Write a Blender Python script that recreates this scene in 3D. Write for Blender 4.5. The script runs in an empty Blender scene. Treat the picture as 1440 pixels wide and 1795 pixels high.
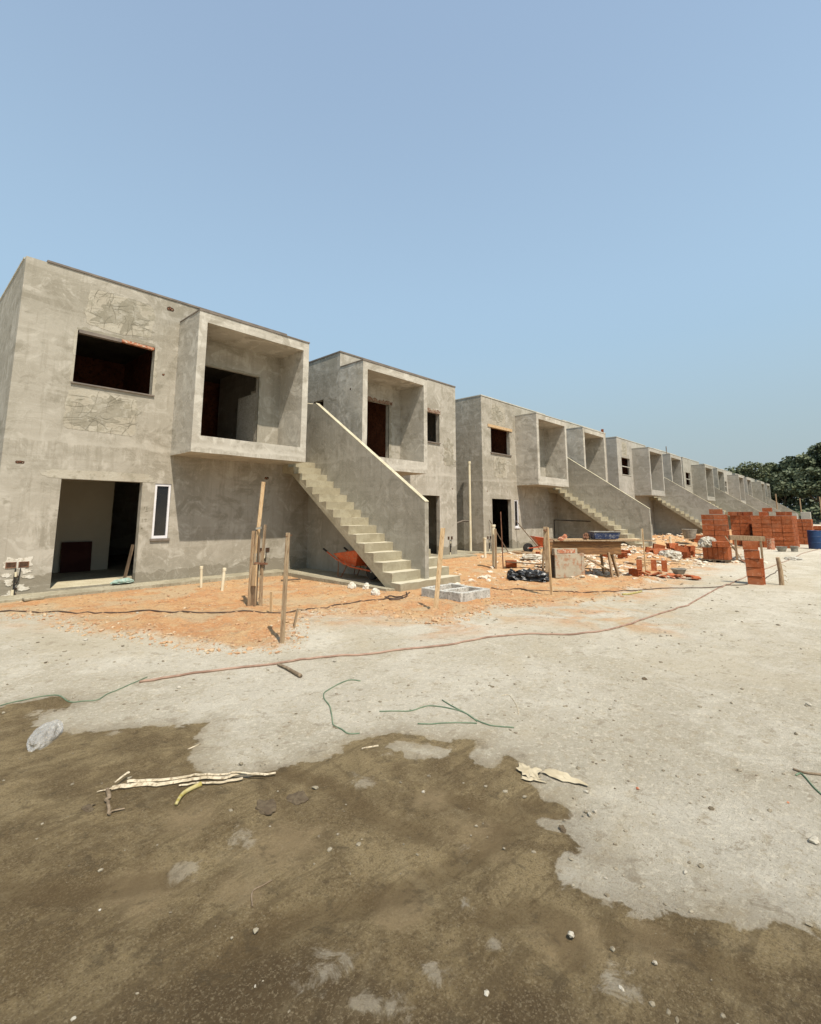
import bpy, bmesh, math, random
from mathutils import Vector, Matrix, noise
R = math.radians
SC = bpy.context.scene
COL = SC.collection

# ------------------------------------------------------------------ camera
cam_d = bpy.data.cameras.new('camera')
cam = bpy.data.objects.new('camera', cam_d)
COL.objects.link(cam)
YAW, PITCH, ROLL = 0.7518, 0.1478, 0.0011
fw = Vector((math.cos(PITCH)*math.cos(YAW), math.cos(PITCH)*math.sin(YAW), math.sin(PITCH)))
rt = fw.cross(Vector((0, 0, 1))).normalized()
up = rt.cross(fw)
rt2 = math.cos(ROLL)*rt + math.sin(ROLL)*up
up2 = -math.sin(ROLL)*rt + math.cos(ROLL)*up
M = Matrix((rt2, up2, -fw)).transposed().to_4x4()
M.translation = Vector((0, 0, 1.5))
cam.matrix_world = M
cam_d.sensor_fit = 'HORIZONTAL'
cam_d.sensor_width = 36.0
cam_d.lens = 862.99/1440*36.0
cam_d.shift_x = (720-716.31)/1440
cam_d.shift_y = -(897.5-775.42)/1440
cam_d.clip_start = 0.05
cam_d.clip_end = 2500
SC.camera = cam

# ------------------------------------------------------------------ sky, sun, exposure
SUN = Vector((-0.32, -1.02, 1.84)).normalized()
elev = math.asin(SUN.z)
world = bpy.data.worlds.new('World'); SC.world = world
world.use_nodes = True
nt = world.node_tree
bg = nt.nodes['Background']
sky = nt.nodes.new('ShaderNodeTexSky')
sky.sky_type = 'NISHITA'; sky.sun_disc = False
sky.sun_elevation = elev
sky.sun_rotation = math.atan2(SUN.x, SUN.y)
sky.altitude = 0; sky.air_density = 1.6; sky.dust_density = 2.0; sky.ozone_density = 0.35
tint = nt.nodes.new('ShaderNodeMix'); tint.data_type = 'RGBA'; tint.blend_type = 'MULTIPLY'; tint.inputs[0].default_value = 1.0
nt.links.new(sky.outputs[0], tint.inputs[6]); tint.inputs[7].default_value = (0.78, 0.98, 1.02, 1)
haze_ = nt.nodes.new('ShaderNodeMix'); haze_.data_type = 'RGBA'; haze_.inputs[0].default_value = 0.55   # dusty air: even high haze, greyer towards the horizon
nt.links.new(tint.outputs[2], haze_.inputs[6]); 
mr_ = nt.nodes.new('ShaderNodeMapRange'); mr_.inputs['From Max'].default_value = 0.32; mr_.inputs['To Min'].default_value = 0.92; mr_.inputs['To Max'].default_value = 0.55
nt.links.new(mr_.outputs[0], haze_.inputs[0])
tc = nt.nodes.new('ShaderNodeTexCoord'); sx = nt.nodes.new('ShaderNodeSeparateXYZ'); nt.links.new(tc.outputs['Generated'], sx.inputs[0]); nt.links.new(sx.outputs['Z'], mr_.inputs[0])
rp = nt.nodes.new('ShaderNodeValToRGB'); nt.links.new(sx.outputs['Z'], rp.inputs[0])
cr = rp.color_ramp; cr.interpolation = 'EASE'
cr.elements[0].position = 0.0; cr.elements[0].color = (0.235, 0.272, 0.30, 1)
cr.elements[1].position = 0.85; cr.elements[1].color = (0.27, 0.335, 0.44, 1)
for p_, c_ in ((0.10, (0.25, 0.30, 0.345, 1)), (0.42, (0.32, 0.41, 0.51, 1))):
    e_ = cr.elements.new(p_); e_.color = c_
sc_ = nt.nodes.new('ShaderNodeVectorMath'); sc_.operation = 'SCALE'; sc_.inputs[3].default_value = 10.0
nt.links.new(rp.outputs[0], sc_.inputs[0]); nt.links.new(sc_.outputs[0], haze_.inputs[7])
nt.links.new(haze_.outputs[2], bg.inputs[0])
bg.inputs[1].default_value = 0.12
sl = bpy.data.lights.new('sun', 'SUN'); so = bpy.data.objects.new('sun', sl); COL.objects.link(so)
sl.energy = 4.4; sl.angle = R(0.6); sl.color = (1.0, 0.915, 0.79)
so.rotation_euler = SUN.to_track_quat('Z', 'Y').to_euler()
so.location = (0, -20, 40)
SC.view_settings.view_transform = 'Standard'
SC.view_settings.look = 'None'
SC.view_settings.exposure = 0.42
SC.view_settings.gamma = 1.0

random.seed(7)

# ------------------------------------------------------------------ materials
class NT:
    def __init__(s, name, rough=0.9, spec=0.2):
        s.m = bpy.data.materials.new(name); s.m.use_nodes = True
        s.t = s.m.node_tree; s.b = s.t.nodes['Principled BSDF']
        s.b.inputs['Roughness'].default_value = rough
        s.b.inputs['Specular IOR Level'].default_value = spec
        g = s.t.nodes.new('ShaderNodeNewGeometry'); s.P = g.outputs['Position']; s.N = g.outputs['Normal']
    def l(s, a, b): s.t.links.new(a, b)
    def set(s, inp, v):
        if hasattr(v, 'node'): s.l(v, inp)
        elif isinstance(v, (tuple, list)) and len(v) == 3 and inp.type == 'RGBA': inp.default_value = (*v, 1)
        else: inp.default_value = v
    def scale(s, v, sc):
        n = s.t.nodes.new('ShaderNodeVectorMath'); n.operation = 'MULTIPLY'
        s.set(n.inputs[0], v); n.inputs[1].default_value = sc; return n.outputs[0]
    def addv(s, v, w):
        n = s.t.nodes.new('ShaderNodeVectorMath'); n.operation = 'ADD'
        s.set(n.inputs[0], v); s.set(n.inputs[1], w); return n.outputs[0]
    def noise(s, sc, det=4, rough=0.55, vec=None, dist=0.0):
        n = s.t.nodes.new('ShaderNodeTexNoise')
        n.inputs['Scale'].default_value = sc; n.inputs['Detail'].default_value = det
        n.inputs['Roughness'].default_value = rough; n.inputs['Distortion'].default_value = dist
        s.l(s.P if vec is None else vec, n.inputs['Vector']); return n.outputs['Fac']
    def voro(s, sc, vec=None, feat='F1', out='Distance'):
        n = s.t.nodes.new('ShaderNodeTexVoronoi'); n.feature = feat
        n.inputs['Scale'].default_value = sc
        s.l(s.P if vec is None else vec, n.inputs['Vector']); return n.outputs[out]
    def math(s, op, a, b=0.0, clamp=False):
        n = s.t.nodes.new('ShaderNodeMath'); n.operation = op; n.use_clamp = clamp
        s.set(n.inputs[0], a); s.set(n.inputs[1], b); return n.outputs[0]
    def step(s, v, lo, hi):
        n = s.t.nodes.new('ShaderNodeMapRange'); n.interpolation_type = 'SMOOTHSTEP'
        if v.node.type == 'TEX_NOISE': lo = .5+(lo-.5)*.6; hi = .5+(hi-.5)*.6
        s.set(n.inputs['Value'], v); n.inputs['From Min'].default_value = lo; n.inputs['From Max'].default_value = hi
        return n.outputs['Result']
    def mix(s, f, a, b, mode='MIX'):
        n = s.t.nodes.new('ShaderNodeMix'); n.data_type = 'RGBA'; n.blend_type = mode
        s.set(n.inputs[0], f); s.set(n.inputs[6], a); s.set(n.inputs[7], b); return n.outputs[2]
    def attr(s, name):
        n = s.t.nodes.new('ShaderNodeAttribute'); n.attribute_name = name; return n.outputs['Fac']
    def sep(s, v=None):
        n = s.t.nodes.new('ShaderNodeSeparateXYZ'); s.l(s.P if v is None else v, n.inputs[0]); return n.outputs
    def bump(s, h, dist=0.01, st=1.0, prev=None):
        n = s.t.nodes.new('ShaderNodeBump'); n.inputs['Distance'].default_value = dist
        n.inputs['Strength'].default_value = st; s.l(h, n.inputs['Height'])
        if prev is not None: s.l(prev, n.inputs['Normal'])
        return n.outputs[0]
    def out(s, col, nrm=None, rough=None):
        s.set(s.b.inputs['Base Color'], col)
        if nrm is not None: s.l(nrm, s.b.inputs['Normal'])
        if rough is not None: s.set(s.b.inputs['Roughness'], rough)
        return s.m
    def obj(s):
        n = s.t.nodes.new('ShaderNodeTexCoord'); return n.outputs['Object']
    def rnd(s):
        n = s.t.nodes.new('ShaderNodeObjectInfo'); return n.outputs['Random']

MATS = {}
def mottle(name, a, b, c=None, s1=3.0, s2=25.0, bump=0.003, rough=0.85, spec=0.2, stretch=None, local=False, rand=0.0):
    if name in MATS: return MATS[name]
    n = NT(name, rough, spec)
    v = n.obj() if local else n.P
    if stretch: v = n.scale(v, stretch)
    k = n.step(n.noise(s1, 6, 0.6, v), 0.35, 0.65)
    col = n.mix(k, a, b)
    if c: col = n.mix(n.step(n.noise(s2, 5, 0.65, v), 0.5, 0.72), col, c)
    if rand:
        r = n.math('MULTIPLY_ADD', n.rnd(), rand*2); r.node.inputs[2].default_value = 1-rand
        cc = n.t.nodes.new('ShaderNodeCombineColor')
        for i in range(3): n.l(r, cc.inputs[i])
        col = n.mix(1.0, col, cc.outputs[0], 'MULTIPLY')
    MATS[name] = n.out(col, n.bump(n.noise(s2*2, 6, 0.65, v), bump, 1.0))
    return MATS[name]

def plaster(name, a, b, pale, dark, damp=True, streak=True, damp_h=0.42):
    n = NT(name, 0.93, 0.12)
    x, y, z = n.sep()
    big = n.noise(0.8, 6, 0.55, dist=0.6)
    col = n.mix(n.step(big, 0.36, 0.64), a, b)
    mid = n.noise(2.3, 7, 0.62, dist=1.2)
    col = n.mix(n.math('MULTIPLY', n.step(mid, 0.51, 0.70), 0.95), col, pale)
    col = n.mix(n.math('MULTIPLY', n.step(n.noise(1.7, 7, 0.66, n.addv(n.P, (31, 7, 3)), 0.8), 0.52, 0.72), 0.85), col, dark)
    # broad horizontal working bands left by the float
    band = n.noise(1.0, 5, 0.6, n.scale(n.P, (0.5, 0.5, 5.0)), 0.3)
    col = n.mix(n.math('MULTIPLY', n.step(band, 0.5, 0.68), 0.35), col, pale)
    if streak:
        st = n.noise(1.0, 5, 0.6, n.scale(n.P, (11.0, 11.0, 0.8)))
        col = n.mix(n.math('MULTIPLY', n.step(st, 0.52, 0.7), 0.32), col, dark)
    # joint of the two lifts of render, and the drips under it
    wob = n.math('MULTIPLY', n.math('SUBTRACT', n.noise(1.1, 4), 0.5), 0.35)
    zz = n.math('ADD', z, wob)
    seam = n.math('MULTIPLY', n.step(zz, 2.86, 2.90), n.math('SUBTRACT', 1.0, n.step(zz, 2.90, 3.03)))
    col = n.mix(n.math('MULTIPLY', seam, 0.6), col, pale)
    drip = n.math('MULTIPLY', n.step(zz, 2.35, 2.85), n.math('SUBTRACT', 1.0, n.step(zz, 2.86, 2.9)))
    dn = n.step(n.noise(1.0, 3, 0.6, n.scale(n.P, (16.0, 16.0, 1.2))), 0.5, 0.66)
    col = n.mix(n.math('MULTIPLY', n.math('MULTIPLY', drip, dn), 0.45), col, dark)
    if damp:
        wv = n.math('MULTIPLY', n.math('SUBTRACT', n.noise(1.4, 4, 0.55), 0.5), 0.75)
        d = n.math('SUBTRACT', 1.0, n.step(n.math('ADD', z, wv), damp_h-0.015, damp_h+0.015))
        col = n.mix(n.math('MULTIPLY', d, 0.8), col, n.mix(0.5, dark, (0.16, 0.135, 0.095)))
    sw = n.math('ABSOLUTE', n.math('SUBTRACT', n.noise(1.6, 5, 0.55, n.addv(n.P, (61, 2, 8)), 2.6), 0.5))
    sw = n.math('SUBTRACT', 1.0, n.step(sw, 0.0, 0.022))
    col = n.mix(n.math('MULTIPLY', sw, 0.35), col, pale)
    g = n.noise(90, 5, 0.7)
    col = n.mix(n.math('MULTIPLY', n.step(g, 0.55, 0.8), 0.25), col, pale)
    pits = n.step(n.voro(9.0), 0.0, 0.06)
    col = n.mix(n.math('MULTIPLY', n.math('SUBTRACT', 1.0, pits), 0.35), col, dark)
    b1 = n.bump(n.noise(2.2, 6, 0.6, dist=0.8), 0.03, 0.55)
    b2 = n.bump(g, 0.003, 0.8, b1)
    return n.out(col, b2)

A = (0.300, 0.271, 0.216); B = (0.353, 0.320, 0.262)
M_PL = plaster('cement_render', A, B, (0.422, 0.387, 0.324), (0.247, 0.221, 0.171))
M_PL2 = plaster('pale_cement_render', (0.332, 0.302, 0.246), (0.385, 0.352, 0.294), (0.453, 0.418, 0.355), (0.269, 0.242, 0.191))
M_BOX = plaster('balcony_render', (0.376, 0.341, 0.281), (0.427, 0.392, 0.330), (0.516, 0.479, 0.408), (0.297, 0.267, 0.212), damp=False, streak=False)
M_SPINE = plaster('stair_wall_render', (0.281, 0.256, 0.205), (0.320, 0.293, 0.240), (0.360, 0.330, 0.274), (0.236, 0.214, 0.169), damp=False)
M_FAR = plaster('fresh_render', (0.318, 0.297, 0.254), (0.361, 0.336, 0.290), (0.402, 0.375, 0.328), (0.277, 0.255, 0.212), streak=False, damp_h=0.2)
def _step():
    n = NT('step_concrete', 0.93, 0.1)
    col = n.mix(n.step(n.noise(2.2, 6, 0.6), 0.4, 0.6), (0.30, 0.262, 0.182), (0.355, 0.315, 0.225))
    col = n.mix(n.math('MULTIPLY', n.step(n.noise(14, 6, 0.75), 0.5, 0.7), 0.5), col, (0.25, 0.21, 0.14))
    up_ = n.step(n.sep(n.N)[2], 0.55, 0.9)      # stronger light on the upward treads, painted in as a paler colour
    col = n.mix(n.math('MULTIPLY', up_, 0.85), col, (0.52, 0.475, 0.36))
    return n.out(col, n.bump(n.noise(45, 6, 0.7), 0.01, 1.0))
M_STEP = _step()
M_FAR2 = plaster('older_render', (0.281, 0.265, 0.221), (0.320, 0.302, 0.255), (0.374, 0.355, 0.304), (0.236, 0.221, 0.180), damp_h=0.3)
M_SLAB = mottle('slab_concrete', (0.270, 0.241, 0.171), (0.360, 0.323, 0.234), (0.220, 0.183, 0.122), 2, 22, 0.004)
M_THR = mottle('threshold_screed', (0.44, 0.39, 0.27), (0.52, 0.47, 0.34), (0.36, 0.31, 0.21), 3, 30, 0.004)
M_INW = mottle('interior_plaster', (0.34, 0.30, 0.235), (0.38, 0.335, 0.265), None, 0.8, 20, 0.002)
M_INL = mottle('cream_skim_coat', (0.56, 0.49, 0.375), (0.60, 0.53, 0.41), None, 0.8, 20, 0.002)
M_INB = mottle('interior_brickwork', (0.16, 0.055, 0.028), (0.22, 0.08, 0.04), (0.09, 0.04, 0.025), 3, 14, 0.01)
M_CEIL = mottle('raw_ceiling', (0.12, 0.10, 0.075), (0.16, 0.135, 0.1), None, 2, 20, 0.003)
M_COP = mottle('coping_strip', (0.15, 0.125, 0.105), (0.20, 0.165, 0.135), None, 3, 30, 0.002, 0.7)
M_FLASH = mottle('pale_coping', (0.48, 0.46, 0.40), (0.40, 0.38, 0.32), None, 3, 30, 0.002, 0.8)
M_WHITE = mottle('white_aluminium', (0.72, 0.70, 0.70), (0.66, 0.64, 0.65), None, 6, 60, 0.0005, 0.4, 0.4)
M_GLASS = mottle('dark_glass', (0.012, 0.012, 0.013), (0.016, 0.015, 0.014), None, 6, 60, 0.0, 0.08, 0.5)
M_WOOD = mottle('weathered_timber', (0.27, 0.185, 0.11), (0.36, 0.265, 0.165), (0.18, 0.11, 0.06), 3, 10, 0.004, stretch=(9, 9, 0.8), local=True, rand=0.12)
M_PINE = mottle('pale_pine', (0.50, 0.34, 0.18), (0.58, 0.42, 0.25), (0.36, 0.22, 0.11), 3, 10, 0.003, stretch=(9, 9, 0.8), local=True, rand=0.08)
M_BOARD = mottle('shuttering_board', (0.20, 0.105, 0.045), (0.29, 0.16, 0.07), (0.11, 0.06, 0.035), 2, 8, 0.004, stretch=(0.9, 9, 9), local=True)
M_DARKW = mottle('dark_timber', (0.10, 0.07, 0.045), (0.16, 0.11, 0.07), None, 3, 10, 0.004, stretch=(6, 6, 1.0), local=True)
M_PVC = mottle('cream_pvc', (0.66, 0.59, 0.43), (0.60, 0.52, 0.36), None, 5, 50, 0.0005, 0.45, 0.4)
M_RUST = mottle('rusty_steel', (0.13, 0.06, 0.035), (0.20, 0.10, 0.055), None, 12, 50, 0.001, 0.7)
M_BLK = mottle('black_rubber', (0.02, 0.019, 0.018), (0.035, 0.032, 0.028), None, 12, 50, 0.001, 0.6)
M_BAG = mottle('black_polythene', (0.012, 0.012, 0.012), (0.02, 0.02, 0.02), None, 6, 30, 0.004, 0.28, 0.5)
M_ORM = mottle('orange_painted_steel', (0.52, 0.085, 0.02), (0.42, 0.07, 0.02), (0.40, 0.16, 0.08), 7, 20, 0.001, 0.45, 0.4)
M_BLUE = mottle('blue_plastic', (0.010, 0.035, 0.10), (0.014, 0.045, 0.125), None, 3, 20, 0.001, 0.4, 0.4)
M_TUB = mottle('scuffed_blue_tub', (0.03, 0.045, 0.10), (0.05, 0.07, 0.14), (0.2, 0.21, 0.24), 5, 12, 0.001, 0.5)
M_GREYP = mottle('mortar_stained_steel', (0.20, 0.18, 0.15), (0.30, 0.28, 0.23), None, 9, 30, 0.002, 0.7)
M_HOSE = mottle('dusty_hose', (0.22, 0.135, 0.095), (0.33, 0.22, 0.16), None, 4, 30, 0.001, 0.7)
M_CABLE = mottle('dusty_black_cable', (0.06, 0.04, 0.03), (0.10, 0.065, 0.045), None, 9, 30, 0.0005, 0.6)
M_GREEN = mottle('green_strap', (0.104, 0.158, 0.098), (0.160, 0.210, 0.135), None, 9, 40, 0.0, 0.6)
M_YEL = mottle('yellow_tape', (0.306, 0.246, 0.061), (0.391, 0.332, 0.154), None, 30, 90, 0.001, 0.5)
M_CARD = mottle('torn_paper', (0.44, 0.375, 0.26), (0.36, 0.30, 0.20), None, 8, 40, 0.001)
M_STICK = mottle('dry_bark', (0.42, 0.35, 0.24), (0.55, 0.47, 0.34), (0.26, 0.2, 0.13), 20, 60, 0.002)
M_BARKD = mottle('dark_bark', (0.15, 0.11, 0.07), (0.24, 0.18, 0.12), None, 20, 60, 0.002)
M_STONE = mottle('pale_stone', (0.36, 0.33, 0.265), (0.46, 0.42, 0.345), (0.26, 0.22, 0.165), 20, 80, 0.003)
M_CLOD = mottle('dark_clod', (0.09, 0.065, 0.04), (0.12, 0.09, 0.055), None, 30, 90, 0.006)
M_SOILC = mottle('soil_crumbs', (0.36, 0.20, 0.105), (0.43, 0.28, 0.155), (0.46, 0.37, 0.25), 5, 12, 0.004)
M_GRAVC = mottle('grey_crumbs', (0.19, 0.16, 0.11), (0.27, 0.235, 0.17), (0.12, 0.095, 0.062), 7, 11, 0.003)
M_SCRAP = mottle('pale_rubble', (0.62, 0.56, 0.45), (0.50, 0.44, 0.34), (0.42, 0.24, 0.14), 6, 9, 0.004)
M_SACK = mottle('white_sack', (0.50, 0.47, 0.40), (0.36, 0.32, 0.25), (0.26, 0.21, 0.15), 5, 12, 0.006)
M_BLOCK = mottle('grey_block', (0.40, 0.385, 0.345), (0.52, 0.50, 0.45), (0.25, 0.235, 0.2), 8, 30, 0.01)
M_CONC = mottle('precast_panel', (0.330, 0.280, 0.203), (0.390, 0.338, 0.252), (0.340, 0.193, 0.117), 4, 7, 0.003)
M_BARRELB = M_BLUE
M_WHITEP = mottle('white_patch_plaster', (0.62, 0.58, 0.50), (0.54, 0.50, 0.42), (0.42, 0.37, 0.29), 9, 26, 0.01)
M_SCR = mottle('scratch_line', (0.15, 0.135, 0.095), (0.22, 0.195, 0.145), None, 9, 26, 0.0)
M_PATCHD = mottle('darker_render_patch', (0.244, 0.219, 0.165), (0.286, 0.258, 0.200), (0.354, 0.325, 0.264), 3.5, 5, 0.01)
M_PATCHL = mottle('paler_render_patch', (0.360, 0.321, 0.251), (0.413, 0.377, 0.304), (0.288, 0.259, 0.197), 2.5, 5, 0.012)
M_HOLE = mottle('open_cavity', (0.05, 0.03, 0.02), (0.09, 0.05, 0.03), None, 20, 60, 0.003)
M_OLDBRK = mottle('dusty_broken_brick', (0.16, 0.085, 0.055), (0.24, 0.15, 0.10), (0.32, 0.28, 0.21), 9, 18, 0.01)
M_REDBITS = mottle('broken_brick', (0.36, 0.13, 0.07), (0.46, 0.2, 0.11), (0.5, 0.42, 0.32), 9, 18, 0.01)

def brick_mat(name, a, b):
    n = NT(name, 0.85, 0.15)
    v = n.obj(); x, y, z = n.sep(v)
    rib = n.math('SINE', n.math('MULTIPLY', z, 330.0))
    r = n.step(rib, 0.2, 0.9)
    k = n.step(n.noise(7, 6, 0.6), 0.35, 0.68)
    col = n.mix(k, a, b)
    col = n.mix(n.math('MULTIPLY', r, 0.28), col, (0.20, 0.055, 0.022))
    col = n.mix(n.math('MULTIPLY', n.step(n.noise(16, 5, 0.7), 0.58, 0.75), 0.5), col, (0.52, 0.27, 0.17))
    rr = n.math('MULTIPLY_ADD', n.rnd(), 0.35); rr.node.inputs[2].default_value = 0.8
    cc = n.t.nodes.new('ShaderNodeCombineColor')
    for i in range(3): n.l(rr, cc.inputs[i])
    col = n.mix(1.0, col, cc.outputs[0], 'MULTIPLY')
    col = n.mix(n.math('MULTIPLY', n.step(n.noise(1.3, 6, 0.7), 0.5, 0.7), 0.18), col, (0.44, 0.26, 0.16))
    bp = n.bump(r, 0.004, 0.7)
    return n.out(col, n.bump(n.noise(60, 5, 0.7), 0.002, 0.6, bp))
M_BRICK = brick_mat('red_hollow_clay', (0.385, 0.108, 0.038), (0.31, 0.085, 0.030))

def leaf_mat(name, a, b):
    n = NT(name, 0.6, 0.25)
    col = n.mix(n.step(n.noise(0.45, 3, 0.6), 0.38, 0.62), a, b)
    n.b.inputs['Transmission Weight'].default_value = 0.0
    return n.out(col)
M_LEAF = [leaf_mat('leaf_dull_green', (0.098, 0.117, 0.057), (0.150, 0.163, 0.084)),
          leaf_mat('leaf_deep_green', (0.072, 0.091, 0.049), (0.111, 0.127, 0.068)),
          leaf_mat('leaf_brownish', (0.137, 0.127, 0.074), (0.176, 0.163, 0.097))]
M_TRUNK = mottle('tree_bark', (0.14, 0.115, 0.085), (0.20, 0.165, 0.125), None, 2, 12, 0.02)

# ------------------------------------------------------------------ mesh builder
class MB:
    def __init__(s): s.v = []; s.f = []
    def add(s, vs, fs):
        o = len(s.v); s.v += [Vector(p) for p in vs]; s.f += [tuple(i+o for i in f) for f in fs]; return s
    def box(s, x0, y0, z0, x1, y1, z1, mat=None):
        vs = [(x0,y0,z0),(x1,y0,z0),(x1,y1,z0),(x0,y1,z0),(x0,y0,z1),(x1,y0,z1),(x1,y1,z1),(x0,y1,z1)]
        if mat is not None: vs = [mat @ Vector(p) for p in vs]
        return s.add(vs, [(0,3,2,1),(4,5,6,7),(0,1,5,4),(1,2,6,5),(2,3,7,6),(3,0,4,7)])
    def bar(s, a, b, w, t, roll=0.0):
        """rectangular bar from a to b"""
        a = Vector(a); b = Vector(b); d = (b-a); L = d.length
        q = d.to_track_quat('Z', 'Y').to_matrix().to_4x4() @ Matrix.Rotation(roll, 4, 'Z')
        q.translation = a
        return s.box(-w/2, -t/2, 0, w/2, t/2, L, q)
    def tube(s, pts, r, n=8, cap=True, r1=None, flat=1.0):
        pts = [Vector(p) for p in pts]; m = len(pts); vs = []; fs = []
        side = None
        for i, p in enumerate(pts):
            d = (pts[min(i+1, m-1)]-pts[max(i-1, 0)]).normalized()
            ref = Vector((0, 0, 1)) if abs(d.z) < 0.9 else Vector((1, 0, 0))
            if side is None: side = d.cross(ref).normalized()
            else: side = (side - d*side.dot(d)).normalized()
            u2 = d.cross(side)
            rr = r[i] if isinstance(r, (list, tuple)) else (r if r1 is None else r+(r1-r)*i/(m-1))
            for k in range(n):
                a = 2*math.pi*k/n
                vs.append(p + side*(rr*math.cos(a)) + u2*(rr*flat*math.sin(a)))
        for i in range(m-1):
            for k in range(n):
                a = i*n+k; b = i*n+(k+1) % n
                fs.append((a, b, b+n, a+n))
        if cap: fs.append(tuple(range(n-1, -1, -1))); fs.append(tuple((m-1)*n+k for k in range(n)))
        return s.add(vs, fs)
    def lathe(s, prof, n=24, c=(0, 0, 0)):
        vs = []; fs = []
        for (r, z) in prof:
            for k in range(n):
                a = 2*math.pi*k/n; vs.append((c[0]+r*math.cos(a), c[1]+r*math.sin(a), c[2]+z))
        for i in range(len(prof)-1):
            for k in range(n):
                a = i*n+k; b = i*n+(k+1) % n; fs.append((a, b, b+n, a+n))
        fs.append(tuple(range(n-1, -1, -1)))
        if prof[-1][0] > 0.001: fs.append(tuple((len(prof)-1)*n+k for k in range(n)))
        return s.add(vs, fs)
    def prism(s, poly, x0, x1):
        """poly of (y,z) pushed along x"""
        n = len(poly)
        vs = [(x0, y, z) for y, z in poly]+[(x1, y, z) for y, z in poly]
        fs = [tuple(range(n)), tuple(range(2*n-1, n-1, -1))]
        for i in range(n):
            j = (i+1) % n; fs.append((i, i+n, j+n, j))
        return s.add(vs, fs)
    def rock(s, c, r, seed=0, squash=0.6, sub=1):
        bm = bmesh.new(); bmesh.ops.create_icosphere(bm, subdivisions=sub, radius=1.0)
        rn = random.Random(seed); off = Vector((rn.random()*50, rn.random()*50, rn.random()*50))
        sx, sy = rn.uniform(0.75, 1.3), rn.uniform(0.6, 1.0); rot = Matrix.Rotation(rn.random()*6.3, 3, 'Z')
        vs = []
        for v in bm.verts:
            k = 1+0.45*noise.noise(v.co*1.6+off)
            p = rot @ Vector((v.co.x*sx*k*r, v.co.y*sy*k*r, v.co.z*squash*k*r)); vs.append(Vector(c)+p)
        fs = [tuple(x.index for x in f.verts) for f in bm.faces]; bm.free()
        return s.add(vs, fs)
    def build(s, name, mat, parent=None, loc=None, smooth=False, bevel=0.0, weld=False):
        me = bpy.data.meshes.new(name); me.from_pydata([tuple(v) for v in s.v], [], s.f)
        bm = bmesh.new(); bm.from_mesh(me)
        if weld and not bevel: bmesh.ops.remove_doubles(bm, verts=bm.verts, dist=1e-5)
        if bevel:
            bmesh.ops.remove_doubles(bm, verts=bm.verts, dist=1e-5)
            es = [e for e in bm.edges if len(e.link_faces) == 2 and e.calc_face_angle(0) > 0.6]
            bmesh.ops.bevel(bm, geom=es, offset=bevel, segments=1, affect='EDGES')
        bmesh.ops.recalc_face_normals(bm, faces=bm.faces)
        bm.to_mesh(me); bm.free()
        if smooth:
            for p in me.polygons: p.use_smooth = True
        me.materials.append(mat)
        o = bpy.data.objects.new(name, me); COL.objects.link(o)
        if parent is not None: o.parent = parent
        if loc is not None: o.location = loc
        return o

def tag(o, label=None, cat=None, group=None, kind=None):
    if label: o['label'] = label
    if cat: o['category'] = cat
    if group: o['group'] = group
    if kind: o['kind'] = kind
    return o
def thing(name, label, cat, loc=(0, 0, 0), rotz=0.0, group=None):
    o = bpy.data.objects.new(name, None); COL.objects.link(o)
    o.location = loc; o.rotation_euler = (0, 0, rotz); o.empty_display_size = 0.2
    return tag(o, label, cat, group)
def copy_tree(o, parent=None):
    c = o.copy(); COL.objects.link(c)
    if parent is not None: c.parent = parent
    for ch in list(o.children): copy_tree(ch, c)
    return c

def wallgrid(mb, u0, u1, z0, z1, holes, t, place):
    """wall in the (u,z) plane, thickness t (w from 0 to t); holes=(u0,u1,z0,z1); place(u,w,z)->xyz"""
    us = sorted(set([u0, u1]+[min(max(h[i], u0), u1) for h in holes for i in (0, 1)]))
    zs = sorted(set([z0, z1]+[min(max(h[i], z0), z1) for h in holes for i in (2, 3)]))
    def solid(i, j):
        if i < 0 or j < 0 or i >= len(us)-1 or j >= len(zs)-1: return False
        cu = (us[i]+us[i+1])/2; cz = (zs[j]+zs[j+1])/2
        return not any(h[0] < cu < h[1] and h[2] < cz < h[3] for h in holes)
    def q(*p): mb.add([place(*a) for a in p], [(0, 1, 2, 3)])
    for i in range(len(us)-1):
        for j in range(len(zs)-1):
            if not solid(i, j): continue
            a, b, c, d = us[i], us[i+1], zs[j], zs[j+1]
            q((a, 0, c), (b, 0, c), (b, 0, d), (a, 0, d)); q((a, t, c), (a, t, d), (b, t, d), (b, t, c))
            if not solid(i-1, j): q((a, 0, c), (a, 0, d), (a, t, d), (a, t, c))
            if not solid(i+1, j): q((b, 0, c), (b, t, c), (b, t, d), (b, 0, d))
            if not solid(i, j-1): q((a, 0, c), (a, t, c), (b, t, c), (b, 0, c))
            if not solid(i, j+1): q((a, 0, d), (b, 0, d), (b, t, d), (a, t, d))
    return mb

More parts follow.
